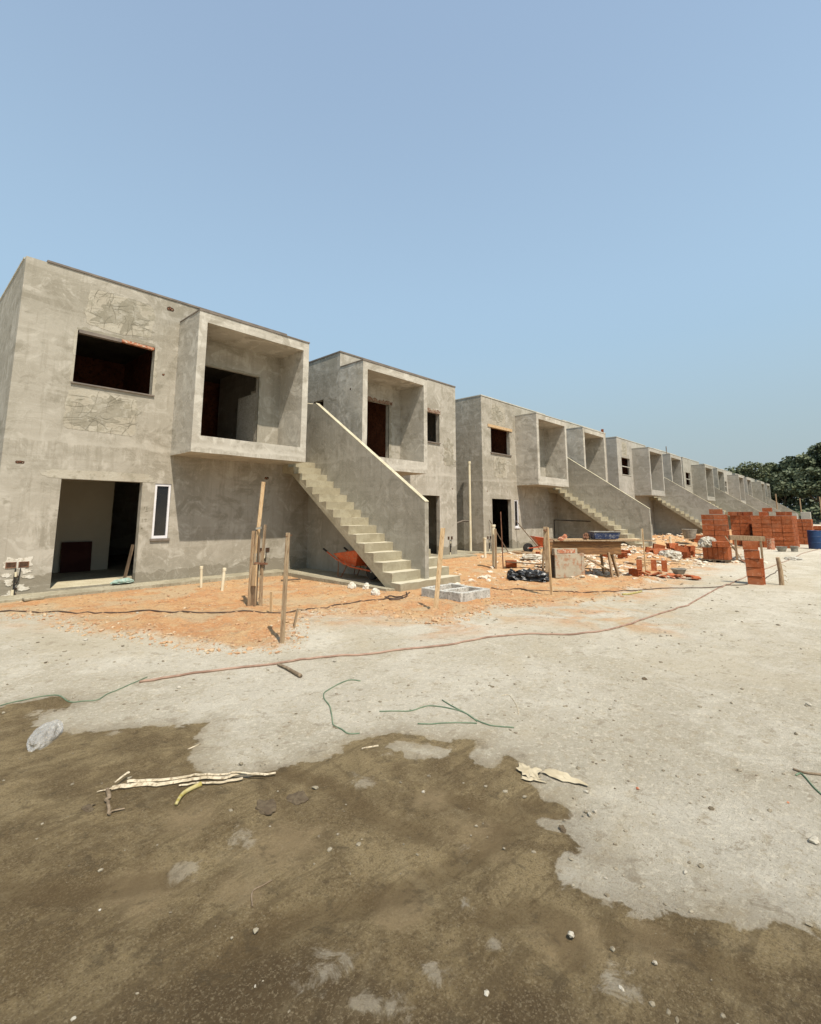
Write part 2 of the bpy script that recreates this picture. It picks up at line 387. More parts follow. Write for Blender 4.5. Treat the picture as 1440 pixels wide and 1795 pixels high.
# ------------------------------------------------------------------ ground
def sdf(poly, x, y):
    """signed distance, positive inside"""
    d = 1e9; ins = False; n = len(poly)
    for i in range(n):
        x0, y0 = poly[i]; x1, y1 = poly[(i+1) % n]
        ex, ey = x1-x0, y1-y0
        t = max(0, min(1, ((x-x0)*ex+(y-y0)*ey)/(ex*ex+ey*ey+1e-12)))
        dd = (x-x0-t*ex)**2+(y-y0-t*ey)**2
        if dd < d: d = dd
        if (y0 > y) != (y1 > y) and x < ex*(y-y0)/(y1-y0)+x0: ins = not ins
    d = math.sqrt(d)
    return d if ins else -d
WET=[(-0.42,6.79),(0.84,5.22),(1.06,5.22),(1.20,5.17),(1.34,4.89),(1.20,4.80),(0.96,4.70),(0.96,4.51),(1.11,4.24),(1.32,4.10),(1.54,3.98),(1.71,3.77),(1.85,3.71),(1.69,3.56),(1.60,3.39),(1.48,3.29),(1.49,3.07),(1.51,2.94),(1.62,2.86),(1.80,2.79),(1.96,2.72),(2.08,2.65),(2.25,2.69),(2.35,2.70),(2.52,2.65),(2.66,2.58),(2.77,2.35),(3.00,2.09),(2.89,2.04),(2.72,2.02),(2.70,1.88),(2.75,1.85),(2.91,1.87),(2.91,1.81),(2.84,1.69),(2.71,1.58),(2.66,1.48),(2.68,1.37),(2.61,1.29),(2.54,1.29),(2.48,1.36),(2.37,1.34),(2.43,1.24),(2.41,1.17),(2.40,1.06),(2.36,1.07),(2.28,1.17),(2.25,1.17),(2.16,1.11),(2.12,1.04),(2.14,0.95),(2.17,0.85),(2.21,0.76),(2.29,0.64),(2.39,0.51),(2.48,0.39),(2.50,0.29),(2.73,-0.33),(1.31,-0.15),(-0.11,1.19)]
DRYISLE=[(2.49,2.46),(2.56,2.45),(2.67,2.27),(2.73,2.15),(2.68,2.10),(2.55,2.17),(2.44,2.26),(2.47,2.32)]
DARK=[(0.06,2.70),(0.57,2.09),(0.85,1.89),(1.06,1.82),(1.21,1.62),(1.27,1.44),(1.36,1.31),(1.37,1.17),(1.58,1.01),(1.67,0.86),(1.88,0.66),(2.02,0.46),(2.32,0.28),(2.37,-0.26),(1.01,0.17),(0.02,1.22)]  # wetter soil shape that also carries painted lens vignette
TRACK=[(1.95,2.40),(1.93,2.16),(1.86,1.95),(1.76,2.06),(1.80,2.34)]
ORANGE=[(0.26,10.14),(1.38,9.33),(1.70,8.88),(2.00,8.45),(1.96,7.98),(1.99,7.49),(2.18,7.02),(2.38,6.65),(2.59,6.00),(2.76,5.64),(3.00,5.31),(3.39,5.11),(3.91,5.76),(4.52,6.18),(5.11,6.18),(5.50,5.57),(5.60,4.75),(6.33,4.57),(7.29,4.79),(7.99,4.22),(9.24,3.74),(10.60,3.81),(12.96,3.98),(15.30,4.23),(17.56,4.19),(21.56,4.74)]
ORANGE2=[(4.06,5.61),(4.74,5.13),(4.75,4.21),(5.30,3.84),(5.96,3.84),(6.72,3.56),(6.39,2.47),(7.25,1.99),(8.29,2.19),(9.26,2.87),(13.14,3.05),(18.55,3.16),(26.16,4.40)]
RUTS=[
[(1.55,3.01),(1.83,2.69),(1.92,2.30),(1.89,1.99),(1.95,1.73)],
[(2.58,1.28),(2.30,1.45),(1.98,1.46),(1.61,1.56),(1.25,1.74),(0.99,1.77)],
[(1.76,1.21),(1.90,1.12),(1.92,1.00),(1.80,0.90)],
[(2.62,1.43),(2.37,1.55),(2.29,1.79)],
[(0.51,2.73),(0.69,2.50),(1.01,2.30)],
[(1.99,0.83),(2.11,0.64),(2.12,0.44)],
]
SPOTS=[(2.07,2.28,0.10),(2.00,1.53,0.05),(1.39,1.91,0.05),(1.17,1.50,0.09),(1.24,1.46,0.06),(1.20,1.31,0.07),(1.27,1.23,0.05),(1.74,1.31,0.04),(2.14,0.93,0.04),(1.84,0.79,0.06),(1.76,0.75,0.08),(2.37,2.39,0.05),(1.02,4.82,0.12),(1.27,4.47,0.12),(1.58,4.31,0.14),(1.75,3.89,0.10),(1.08,2.31,0.08),(1.32,2.31,0.10),(1.30,4.02,0.06),(1.67,1.13,0.05),(1.43,1.22,0.06)]
LIGHTS_=[(1.45,2.13,0.22),(2.12,1.49,0.20),(0.90,2.31,0.20),(1.88,0.95,0.16),(1.55,1.49,0.14),(1.17,2.03,0.14),(1.22,2.63,0.16),(2.06,0.72,0.12),(2.20,1.88,0.14)]

ORANGE = [(-6, 11.2)]+ORANGE+[(40, 5.5), (90, 6.5), (90, 13), (-6, 13)]
ORANGE2 = [(-6, 11.2), (0.3, 10.0), (2.2, 7.0)]+ORANGE2+[(60, 3.5), (90, 5), (90, 13), (-6, 13)]
def sm(a, b, x):
    t = max(0.0, min(1.0, (x-a)/(b-a))); return t*t*(3-2*t)
# spoil heaps: x, y, radius, height
HEAPS = [(17.6, 5.7, 0.8, 0.22), (19.6, 6.3, 1.0, 0.28), (25.0, 8.2, 1.3, 0.45), (20.9, 7.4, 1.0, 0.2), (15.6, 7.3, 1.0, 0.14),
         (13.7, 6.2, 0.8, 0.12), (11.6, 5.15, 0.28, 0.10), (6.1, 5.13, 0.12, 0.07), (12.6, 7.9, 0.9, 0.10), (27.5, 6.6, 1.2, 0.25), (29.5, 8.4, 1.5, 0.4),
         (22.5, 6.5, 0.9, 0.22), (33, 7.5, 1.6, 0.4), (40, 7, 2, 0.5), (4.2, 6.0, 0.9, 0.05), (3.0, 7.2, 0.9, 0.05)]
def fb(x, y, s, o=4, off=0.0):
    return noise.fractal(Vector((x*s+off, y*s+off*0.37, off)), 1.0, 2.1, o)
def gz(x, y, detail=False, so=None):
    z = 0.09*sm(4.5, 10.2, y)
    z += 0.015*fb(x, y, 0.35, 2, 3.0)*sm(0.5, 3, math.hypot(x, y))+0.010*fb(x, y, 1.7, 3, 8.0)*sm(9, 5, y)
    for hx, hy, r, h in HEAPS:
        d2 = ((x-hx)**2+(y-hy)**2)/(r*r)
        if d2 < 6: z += h*math.exp(-d2)*(1+(0.35*fb(x, y, 3.0, 3, 9.0) if detail else 0))
    z += 3.2*sm(88, 112, x)+1.2*sm(100, 140, x)*sm(40, -40, y)
    if detail:
        k = 0.0
        if so is not None: k = sm(-0.10, 0.12, so)
        z += 0.02*k
        if k > 0 and x < 30: z += k*(0.028*fb(x, y, 2.6, 4, 5.0)+0.014*fb(x, y, 11, 3, 15.0))
        if x < 14: z += 0.005*fb(x, y, 4.0, 4, 1.0)
    if y > 10.35: z = min(z, 0.085)
    if 6.7 < x < 9.1 and 6.6 < y < 11.1: z = min(z, 0.06)
    return z
def axis(lo, hi, dense0, dense1, st, gr):
    a = [dense0]
    while a[-1] < dense1: a.append(a[-1]+st)
    s = st
    while a[-1] < hi: s *= gr; a.append(a[-1]+s)
    s = st; b = [dense0]
    while b[-1] > lo: s *= 1.25; b.append(b[-1]-s)
    return list(reversed(b[1:]))+a
gx = axis(-500, 700, 0.3, 5.2, 0.04, 1.022)
gy = axis(-700, 700, -0.2, 6.0, 0.04, 1.028)
def rutd(x, y):
    d = 9.0
    for pl in RUTS:
        for (x0, y0), (x1, y1) in zip(pl, pl[1:]):
            ex, ey = x1-x0, y1-y0; t = max(0, min(1, ((x-x0)*ex+(y-y0)*ey)/(ex*ex+ey*ey)))
            d = min(d, math.hypot(x-x0-t*ex, y-y0-t*ey))
    return d
ar = []; asp = []; al = []
gv = []; aw = []; ao = []; ao2 = []; ad = []
for y in gy:
    for x in gx:
        near = -2 < x < 100 and -3 < y < 13
        so = sdf(ORANGE, x, y) if near else -5
        so2 = sdf(ORANGE2, x, y) if near else -5
        if near and x < 7 and y < 8:
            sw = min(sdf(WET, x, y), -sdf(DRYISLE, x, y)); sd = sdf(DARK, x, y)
            rd = math.exp(-(rutd(x, y)/0.085)**2); li = max(math.exp(-((x-a)**2+(y-b)**2)/(r*r)) for a, b, r in LIGHTS_); spv = max(math.exp(-((x-a)**2+(y-b)**2)/(r*r)) for a, b, r in SPOTS)
        else: sw = -5; sd = -5; rd = 0; spv = 0; li = 0
        if near and x > 30: so = min(so, 0.3)
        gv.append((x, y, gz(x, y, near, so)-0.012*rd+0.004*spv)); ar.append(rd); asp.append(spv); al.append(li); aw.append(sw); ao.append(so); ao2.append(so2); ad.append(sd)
nx = len(gx)
gf = [(j*nx+i, j*nx+i+1, (j+1)*nx+i+1, (j+1)*nx+i) for j in range(len(gy)-1) for i in range(nx-1)]
me = bpy.data.meshes.new('ground'); me.from_pydata(gv, [], gf)
for nm, dat in (('wet', aw), ('orange', ao), ('orange_faint', ao2), ('sodden_vignette', ad), ('rut', ar), ('dryspot', asp), ('drying', al)):
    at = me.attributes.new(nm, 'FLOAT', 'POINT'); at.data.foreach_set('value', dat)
for p in me.polygons: p.use_smooth = True

n = NT('site_soil', 0.95, 0.1)
big = n.noise(0.55, 7, 0.6, dist=0.5)
dry = n.mix(n.step(big, 0.35, 0.65), (0.452, 0.403, 0.312), (0.524, 0.476, 0.385))
dry = n.mix(n.math('MULTIPLY', n.step(n.noise(1.6, 8, 0.68, n.addv(n.P, (9, 4, 0)), 0.7), 0.5, 0.7), 0.6), dry, (0.603, 0.555, 0.458))
dry = n.mix(n.math('MULTIPLY', n.step(n.noise(2.7, 8, 0.7, n.addv(n.P, (19, 14, 0)), 0.5), 0.55, 0.75), 0.5), dry, (0.392, 0.334, 0.239))
dry = n.mix(n.math('MULTIPLY', n.step(n.noise(11, 6, 0.72), 0.54, 0.74), 0.5), dry, (0.409, 0.334, 0.222))
dry = n.mix(n.math('MULTIPLY', n.step(n.noise(26, 6, 0.75), 0.52, 0.70), 0.5), dry, (0.723, 0.653, 0.515))
dry = n.mix(n.math('MULTIPLY', n.step(n.noise(75, 5, 0.8), 0.53, 0.70), 0.5), dry, (0.302, 0.240, 0.159))
dry = n.mix(n.math('MULTIPLY', n.step(n.noise(0.35, 5, 0.6, n.addv(n.P, (41, 4, 0)), 0.7), 0.5, 0.65), 0.45), dry, (0.458, 0.391, 0.278))
# orange sub-soil, strong and smeared
on = n.noise(1.3, 7, 0.6, dist=0.6)
org = n.mix(n.step(on, 0.36, 0.64), (0.487, 0.242, 0.101), (0.521, 0.313, 0.149))
org = n.mix(n.math('MULTIPLY', n.step(n.noise(4.5, 7, 0.7, n.addv(n.P, (3, 8, 0)), 0.5), 0.52, 0.72), 0.75), org, (0.533, 0.367, 0.192))
org = n.mix(n.math('MULTIPLY', n.step(n.noise(9, 7, 0.7, n.addv(n.P, (13, 8, 0)), 0.5), 0.55, 0.7), 0.6), org, (0.340, 0.154, 0.068))
org = n.mix(n.math('MULTIPLY', n.step(n.noise(0.9, 7, 0.65, n.addv(n.P, (53, 8, 0)), 0.6), 0.50, 0.66), 0.75), org, (0.465, 0.356, 0.216))
org = n.mix(n.math('MULTIPLY', n.step(n.noise(38, 6, 0.8), 0.52, 0.68), 0.5), org, (0.295, 0.133, 0.062))
org = n.mix(n.math('MULTIPLY', n.step(n.noise(30, 6, 0.8, n.addv(n.P, (3, 3, 0))), 0.54, 0.70), 0.5), org, (0.623, 0.457, 0.278))
ns = n.math('MULTIPLY', n.math('SUBTRACT', n.noise(2.2, 7, 0.66), 0.5), 1.1)
f1 = n.step(n.math('ADD', n.attr('orange'), n.math('MULTIPLY', n.math('SUBTRACT', n.noise(3.0, 8, 0.7, dist=0.4), 0.5), 1.0)), -0.10, 0.20)
f2 = n.step(n.math('ADD', n.attr('orange_faint'), ns), -0.3, 0.55)
f2 = n.math('MULTIPLY', f2, n.step(n.noise(1.1, 7, 0.66, n.addv(n.P, (5, 25, 0)), 0.7), 0.38, 0.66))
col = n.mix(n.math('MULTIPLY', f2, 0.7), dry, org)
col = n.mix(n.math('MULTIPLY', f1, 0.93), col, org)
# wet soil
wn = n.math('ADD', n.math('MULTIPLY', n.math('SUBTRACT', n.noise(5.0, 7, 0.6, dist=0.6), 0.5), 0.26), n.math('MULTIPLY', n.math('SUBTRACT', n.noise(26.0, 5, 0.6), 0.5), 0.06))
wv = n.math('ADD', n.attr('wet'), wn)
fw_ = n.step(wv, -0.010, 0.03)
soft = n.math('MULTIPLY', n.step(n.math('ADD', n.attr('wet'), n.math('MULTIPLY', n.math('SUBTRACT', n.noise(3.0, 8, 0.7, dist=0.8), 0.5), 0.5)), -0.26, 0.12), 0.55)
fw_ = n.math('MAXIMUM', fw_, soft)
spn = n.step(n.math('ADD', n.attr('dryspot'), n.math('MULTIPLY', n.math('SUBTRACT', n.noise(9.0, 8, 0.75, dist=0.8), 0.5), 3.2)), 0.5, 1.0)
fw_ = n.math('MULTIPLY', fw_, n.math('SUBTRACT', 1.0, n.math('MULTIPLY', spn, 0.45)))
wet = n.mix(n.step(n.noise(1.5, 8, 0.62, n.addv(n.P, (2, 3, 0)), 0.9), 0.34, 0.66), (0.149, 0.105, 0.052), (0.267, 0.202, 0.107))
wet = n.mix(n.math('MULTIPLY', n.step(n.noise(4.0, 8, 0.66, n.addv(n.P, (12, 3, 0)), 0.9), 0.52, 0.72), 0.6), wet, (0.292, 0.219, 0.115))
wet = n.mix(n.math('MULTIPLY', n.step(n.noise(3.1, 8, 0.66, n.addv(n.P, (12, 33, 0)), 0.9), 0.53, 0.72), 0.7), wet, (0.136, 0.096, 0.048))
wet = n.mix(n.math('MULTIPLY', n.step(n.noise(34, 6, 0.75), 0.55, 0.72), 0.6), wet, (0.095, 0.064, 0.032))
wet = n.mix(n.math('MULTIPLY', n.step(n.noise(60, 6, 0.8, n.addv(n.P, (8, 3, 0))), 0.54, 0.72), 0.45), wet, (0.297, 0.229, 0.134))
dk = n.step(n.math('ADD', n.attr('sodden_vignette'), n.math('MULTIPLY', n.math('SUBTRACT', n.noise(3.0, 7, 0.66), 0.5), 1.0)), -0.12, 0.22)  # darker wet soil, with lens vignette painted into its colour
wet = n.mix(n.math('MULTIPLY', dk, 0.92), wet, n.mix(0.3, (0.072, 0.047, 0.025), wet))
wet = n.mix(n.math('MULTIPLY', n.step(n.noise(120, 5, 0.8), 0.52, 0.66), 0.6), wet, (0.072, 0.050, 0.028))
wet = n.mix(n.math('MULTIPLY', n.step(n.noise(95, 5, 0.8, n.addv(n.P, (8, 3, 0))), 0.54, 0.68), 0.5), wet, (0.356, 0.287, 0.178))
wet = n.mix(n.math('MULTIPLY', n.step(n.noise(1.0, 7, 0.7, n.scale(n.P, (3.0, 14.0, 1.0)), 0.8), 0.54, 0.66), 0.5), wet, (0.119, 0.085, 0.045))
dg = n.step(n.math('ADD', n.attr('drying'), n.math('MULTIPLY', n.math('SUBTRACT', n.noise(4.5, 8, 0.72, dist=0.9), 0.5), 2.2)), 0.25, 1.1)
wet = n.mix(n.math('MULTIPLY', dg, 0.6), wet, (0.297, 0.221, 0.125))
rt_ = n.step(n.math('ADD', n.attr('rut'), n.math('MULTIPLY', n.math('SUBTRACT', n.noise(7.0, 7, 0.7, dist=0.5), 0.5), 0.9)), 0.3, 0.85)
wet = n.mix(n.math('MULTIPLY', rt_, 0.5), wet, (0.113, 0.076, 0.037))
pale = n.step(n.noise(2.4, 8, 0.7, n.addv(n.P, (70, 3, 0)), 0.8), 0.60, 0.70)
wet = n.mix(n.math('MULTIPLY', pale, 0.12), wet, (0.392, 0.320, 0.198))
col = n.mix(fw_, col, wet)
pit = n.step(n.noise(7, 7, 0.75, n.scale(n.P, (1.0, 1.0, 1.0)), 0.3), 0.60, 0.70)
col = n.mix(n.math('MULTIPLY', pit, 0.45), col, n.mix(fw_, (0.25, 0.20, 0.135), (0.08, 0.06, 0.035)))
# specks
sp = n.math('SUBTRACT', 1.0, n.step(n.voro(22.0), 0.05, 0.10))
sp = n.math('MULTIPLY', sp, n.step(n.noise(2.0, 3), 0.5, 0.6))
col = n.mix(n.math('MULTIPLY', sp, 0.55), col, (0.16, 0.12, 0.075))
sp2 = n.math('SUBTRACT', 1.0, n.step(n.voro(17.0, n.addv(n.P, (5, 5, 0))), 0.03, 0.07))
col = n.mix(n.math('MULTIPLY', n.math('MULTIPLY', sp2, 0.55), n.math('SUBTRACT', 1.0, n.math('MULTIPLY', fw_, 0.93))), col, (0.55, 0.5, 0.4))
b1 = n.bump(n.noise(5, 8, 0.72, dist=0.3), 0.06, 0.7)
b2 = n.bump(n.noise(38, 7, 0.8), 0.022, 1.0, b1)
b3 = n.bump(n.noise(150, 5, 0.75), 0.005, 1.0, b2)
rg = n.math('SUBTRACT', 0.96, n.math('MULTIPLY', fw_, 0.22))
M_SOIL = n.out(col, b3, rg)
me.materials.append(M_SOIL)
ground = bpy.data.objects.new('ground', me); COL.objects.link(ground); tag(ground, kind='structure')

# ------------------------------------------------------------------ the row of concrete buildings
D = 11.062
def roughen(o, amt, sc=9.0, seed=0.0):
    for v in o.data.vertices:
        p = v.co*sc+Vector((seed, seed, seed))
        v.co += Vector((noise.noise(p), noise.noise(p+Vector((9, 2, 1))), noise.noise(p+Vector((3, 7, 5)))))*amt
def waver(o, cuts, amt, sc):
    """hand-floated look: cut the long edges and push them slightly off the straight"""
    bm = bmesh.new(); bm.from_mesh(o.data)
    bmesh.ops.subdivide_edges(bm, edges=bm.edges, cuts=cuts, use_grid_fill=True)
    for v in bm.verts:
        p = v.co*sc; q = v.co*14
        v.co += Vector((noise.noise(p), noise.noise(p+Vector((9, 2, 1))), noise.noise(p+Vector((3, 7, 5)))))*amt+Vector((noise.noise(q), noise.noise(q+Vector((9, 2, 1))), noise.noise(q+Vector((3, 7, 5)))))*amt*0.5
    bm.to_mesh(o.data); bm.free()
def shell(name, x0, x1, z0, z1, holes, mat, root, y=0.0, t=0.15):
    return wallgrid(MB(), x0, x1, z0, z1, holes, t, lambda u, w, z: (u, y+w, z)).build(name, mat, root, weld=True)
def xwall(name, xface, y0, y1, z0, z1, holes, mat, root, t=0.15):
    """wall along y whose visible face is at xface, thickness t towards +x (t may be negative)"""
    return wallgrid(MB(), y0, y1, z0, z1, holes, t, lambda u, w, z: (xface+w, u, z)).build(name, mat, root, weld=True)
def box_part(name, b, mat, root, bevel=0.0):
    return MB().box(*b).build(name, mat, root, bevel=bevel)

def building(k, axis_x, left_end, label, first=False, mat=M_PL, pipe=False):
    L = left_end; Rr = 6.455; DEP = 8.0; T = 6.29
    root = thing('terraced_building', label, 'building', (axis_x, D, 0), group='two storey concrete buildings in the row')
    wl = (-5.64, -4.2, 4.05, 5.11); wr = (4.05, 5.49, 4.06, 5.13)
    dl = (-5.655, -4.235, 0.17, 2.18); dr = (4.1, 5.49, 0.17, 2.19)
    sl_ = (-3.98, -3.65, 1.0, 2.17); sr_ = (3.65, 3.98, 1.0, 2.17)
    ol = (-3.095, -1.675, 2.92, 5.0); orr = (1.6, 2.965, 2.92, 5.05)
    shell('facade_wall', L, 0, -0.1, T, [wl, dl, sl_, ol, (-0.915, 1, 2.9, 9)], mat, root)
    f2 = shell('facade_wall', 0, Rr, -0.1, T, [wr, dr, sr_, orr, (-1, 0.915, 2.9, 9)], M_PL2 if k == 0 else mat, root)
    # outer side walls, recess walls, back
    xwall('side_wall', L, 0.15, DEP, -0.1, T, [], mat, root)
    xwall('side_wall', Rr-0.15, 0.15, DEP, -0.1, T, [], mat, root)
    xwall('recess_wall', -0.915-0.15, 0.15, 3.3, 2.9, T, [(0.75, 1.5, 2.9, 4.98)], mat, root)
    xwall('recess_wall', 0.915, 0.15, 3.3, 2.9, T, [(0.75, 1.25, 4.3, 4.98)], mat, root)
    shell('recess_wall', -1.065, 1.065, 2.9, T, [], mat, root, 3.3)
    shell('back_wall', L, Rr, -0.1, T, [], mat, root, DEP)
    # slabs
    box_part('floor_slab', (L+0.15, 0.15, 0.02, Rr-0.15, DEP, 0.17), M_SLAB, root)
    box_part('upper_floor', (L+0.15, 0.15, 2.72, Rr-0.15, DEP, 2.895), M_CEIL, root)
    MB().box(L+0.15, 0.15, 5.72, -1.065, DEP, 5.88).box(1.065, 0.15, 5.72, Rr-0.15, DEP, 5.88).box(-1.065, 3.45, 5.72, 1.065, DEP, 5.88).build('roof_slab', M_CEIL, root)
    # interior partitions
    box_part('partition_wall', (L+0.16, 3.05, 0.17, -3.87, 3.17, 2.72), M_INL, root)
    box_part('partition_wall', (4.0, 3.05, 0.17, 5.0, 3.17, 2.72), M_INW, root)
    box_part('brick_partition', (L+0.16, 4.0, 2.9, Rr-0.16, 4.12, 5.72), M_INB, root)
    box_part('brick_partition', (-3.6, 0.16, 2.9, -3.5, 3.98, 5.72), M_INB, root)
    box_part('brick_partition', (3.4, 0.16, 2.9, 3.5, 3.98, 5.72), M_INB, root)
    if first:
        box_part('partition_wall', (-1.555, 0.16, 2.9, -1.46, 1.28, 4.65), M_WHITEP, root)
    # copings
    cm = M_COP if first else M_FLASH
    MB().box(L+(0.32 if first else -0.015), -0.02, T+0.002, -0.93, 0.17, T+0.042).build('coping', cm, root)
    MB().box(0.895, -0.02, T+0.002, Rr+0.015, 0.17, T+0.042).box(0.895, 0.17, T+0.002, 1.08, 3.45, T+0.042).build('coping', M_FLASH if not first else M_COP, root)
    MB().box(L-0.015, 0.17, T+0.002, L+0.165, DEP+0.1, T+0.04).build('coping', M_FLASH, root)
    # balconies
    for s in (-1, 1):
        bx0, bx1 = (-3.72, -0.915) if s < 0 else (0.915, 3.65)
        m = wallgrid(MB(), bx0, bx1, 2.79, 5.82, [(bx0+0.18, bx1-0.165, 2.94, 5.6)], 1.03, lambda u, w, z: (u, -1.03+w, z))
        m.box(bx0+0.18, -1.03, 2.94, bx1-0.165, -0.91, 3.14)
        b = m.build('balcony', M_BOX if k < 2 else mat, root, weld=True)
        if k < 2: waver(b, 9, 0.006, 2.5)
        c = MB().box(bx0-0.012, -1.045, 5.822, bx1+0.012, -0.02, 5.85).build('coping', M_COP if k == 0 else M_FLASH, b)
    # stair spine and the two flights
    RUN, RISE, Y0 = 0.27, 0.18, -4.3
    sp = [(-4.16, 0.0), (-4.16, 1.79), (-0.2, 4.54), (3.3, 4.54), (3.3, 2.895), (0.0, 2.895), (0.0, 0.0)]
    o = MB().prism(sp, -0.06, 0.06).build('stair_wall', M_SPINE if k < 2 else mat, root)
    if k < 2: waver(o, 14, 0.006, 1.8)
    MB().prism([(-4.163, 1.79), (-4.163, 1.808), (-0.2, 4.558), (-0.2, 4.54)], -0.062, 0.062).build('sunlit_wall_top', M_THR, o)  # pale strip added to paint the sunlit top of the stair wall
    mst = M_STEP
    for s in (-1, 1):
        prof = []
        for i in range(1, 16):
            y = Y0+RUN*i; prof += [(y, 0.2+RISE*(i-1)), (y, 0.2+RISE*i)]
        prof += [(0.0, 0.2+RISE*15), (0.0, 2.6), (-0.45, 2.52)]
        prof += [(Y0+RUN*1.55, 0.07), (Y0+RUN, 0.07)]
        xs = [0.058, 0.25, 0.45, 0.65, 0.8, 0.9] if k < 2 else [0.058, 0.9]
        m = MB(); n_ = len(prof)
        for x in xs: m.v += [Vector((s*x, y, z)) for y, z in prof]
        for a in range(len(xs)-1):
            for i in range(n_):
                j = (i+1) % n_; m.f.append((a*n_+i, a*n_+j, (a+1)*n_+j, (a+1)*n_+i))
        m.f.append(tuple(range(n_))); m.f.append(tuple((len(xs)-1)*n_+i for i in range(n_)))
        st = m.build('stair_flight', mst, root)
        if k < 2: roughen(st, 0.011, 11, s*3.0)
    m = MB()
    nb = 10
    for i in range(nb+1):
        x = -0.94+1.88*i/nb
        m.v += [Vector((x, Y0, -0.08)), Vector((x, Y0, 0.2)), Vector((x, Y0+RUN*1.02, 0.2)), Vector((x, Y0+RUN*1.02, -0.08))]
    for i in range(nb):
        for j in range(4):
            a = i*4+j; b = i*4+(j+1) % 4; m.f.append((a, b, b+4, a+4))
    m.f.append((0, 1, 2, 3)); m.f.append(tuple(nb*4+i for i in range(4)))
    st = m.build('bottom_step', mst, root)
    if k < 2: roughen(st, 0.016, 7, 2.0)
    # slit window of the left dwelling (and the right, behind the flight)
    for s, (a, b, c, d) in ((-1, sl_), (1, sr_)):
        w = wallgrid(MB(), a+0.004, b-0.004, c+0.02, d-0.004, [(a+0.045, b-0.045, c+0.075, d-0.05)], 0.05, lambda u, w, z: (u, 0.015+w, z)).build('window_frame', M_WHITE, root, weld=True)
        MB().box(a+0.045, 0.045, c+0.075, b-0.045, 0.051, d-0.05).build('pane', M_GLASS, w)
        MB().box(a-0.03, -0.035, c-0.028, b+0.03, 0.12, c+0.018).build('sill', M_COP if k == 0 else M_WHITE, w)
    return root

NAMES = ['nearest grey rendered building with a dark wide garage-like doorway and scratched wall above it',
         'second building in the row, with a pine lintel over its upper window',
         'third building in the row, its upper window divided by a white bar',
         'fourth building in the row, behind the shorter front brick stack',
         'fifth building in the row, seen above the long brick stacks',
         'farthest building at the end of the row, against the trees']
NAMES[0] = 'nearest grey rendered building with scratched wall patches round its wide upper window'
BL = []
for k in range(6):
    BL.append(building(k, 7.955+14.43*k, -6.565 if k == 0 else -6.285, NAMES[k], first=(k == 0), mat=(M_PL if k < 2 else (M_FAR, M_FAR2)[k % 2])))

# pavement strips along the foot of the walls
def apron(pts, z0, z1, name='pavement'):
    m = MB(); n_ = len(pts)
    m.v = [Vector((x, y, -0.1)) for x, y, z in pts]+[Vector((x, y, z)) for x, y, z in pts]
    m.f = [tuple(range(n_-1, -1, -1)), tuple(range(n_, 2*n_))]+[(i, (i+1) % n_, (i+1) % n_+n_, i+n_) for i in range(n_)]
    return tag(m.build(name, M_SLAB), kind='structure')
for k in range(6):
    ax = 7.955+14.43*k; L = (-6.565 if k == 0 else -6.285)
    ys = D-0.002
    apron([(ax+L-0.3, ys, .125), (ax+L-0.3, 10.52, .115), (ax-1.15, 10.5, .165), (ax-1.1, 7.0, .10), (ax-0.945, 6.9, .10), (ax-0.945, ys, .17)], 0, 0)
    apron([(ax+0.945, ys, .17), (ax+0.945, 6.9, .10), (ax+1.1, 7.0, .10), (ax+1.15, 10.4, .15), (ax+6.6, 10.3, .14), (ax+6.9, 11.0, .14), (ax+6.9, ys, .14)], 0, 0)
    apron([(ax-0.943, 7.0, .09), (ax+0.943, 7.0, .09), (ax+0.943, ys, .14), (ax-0.943, ys, .14)], 0, 0)
apron([(14.45, 11.2, .142), (14.45, 11.07, .142), (16.05, 11.07, .142), (16.05, 20, .142), (14.45, 20, .142)], 0, 0)

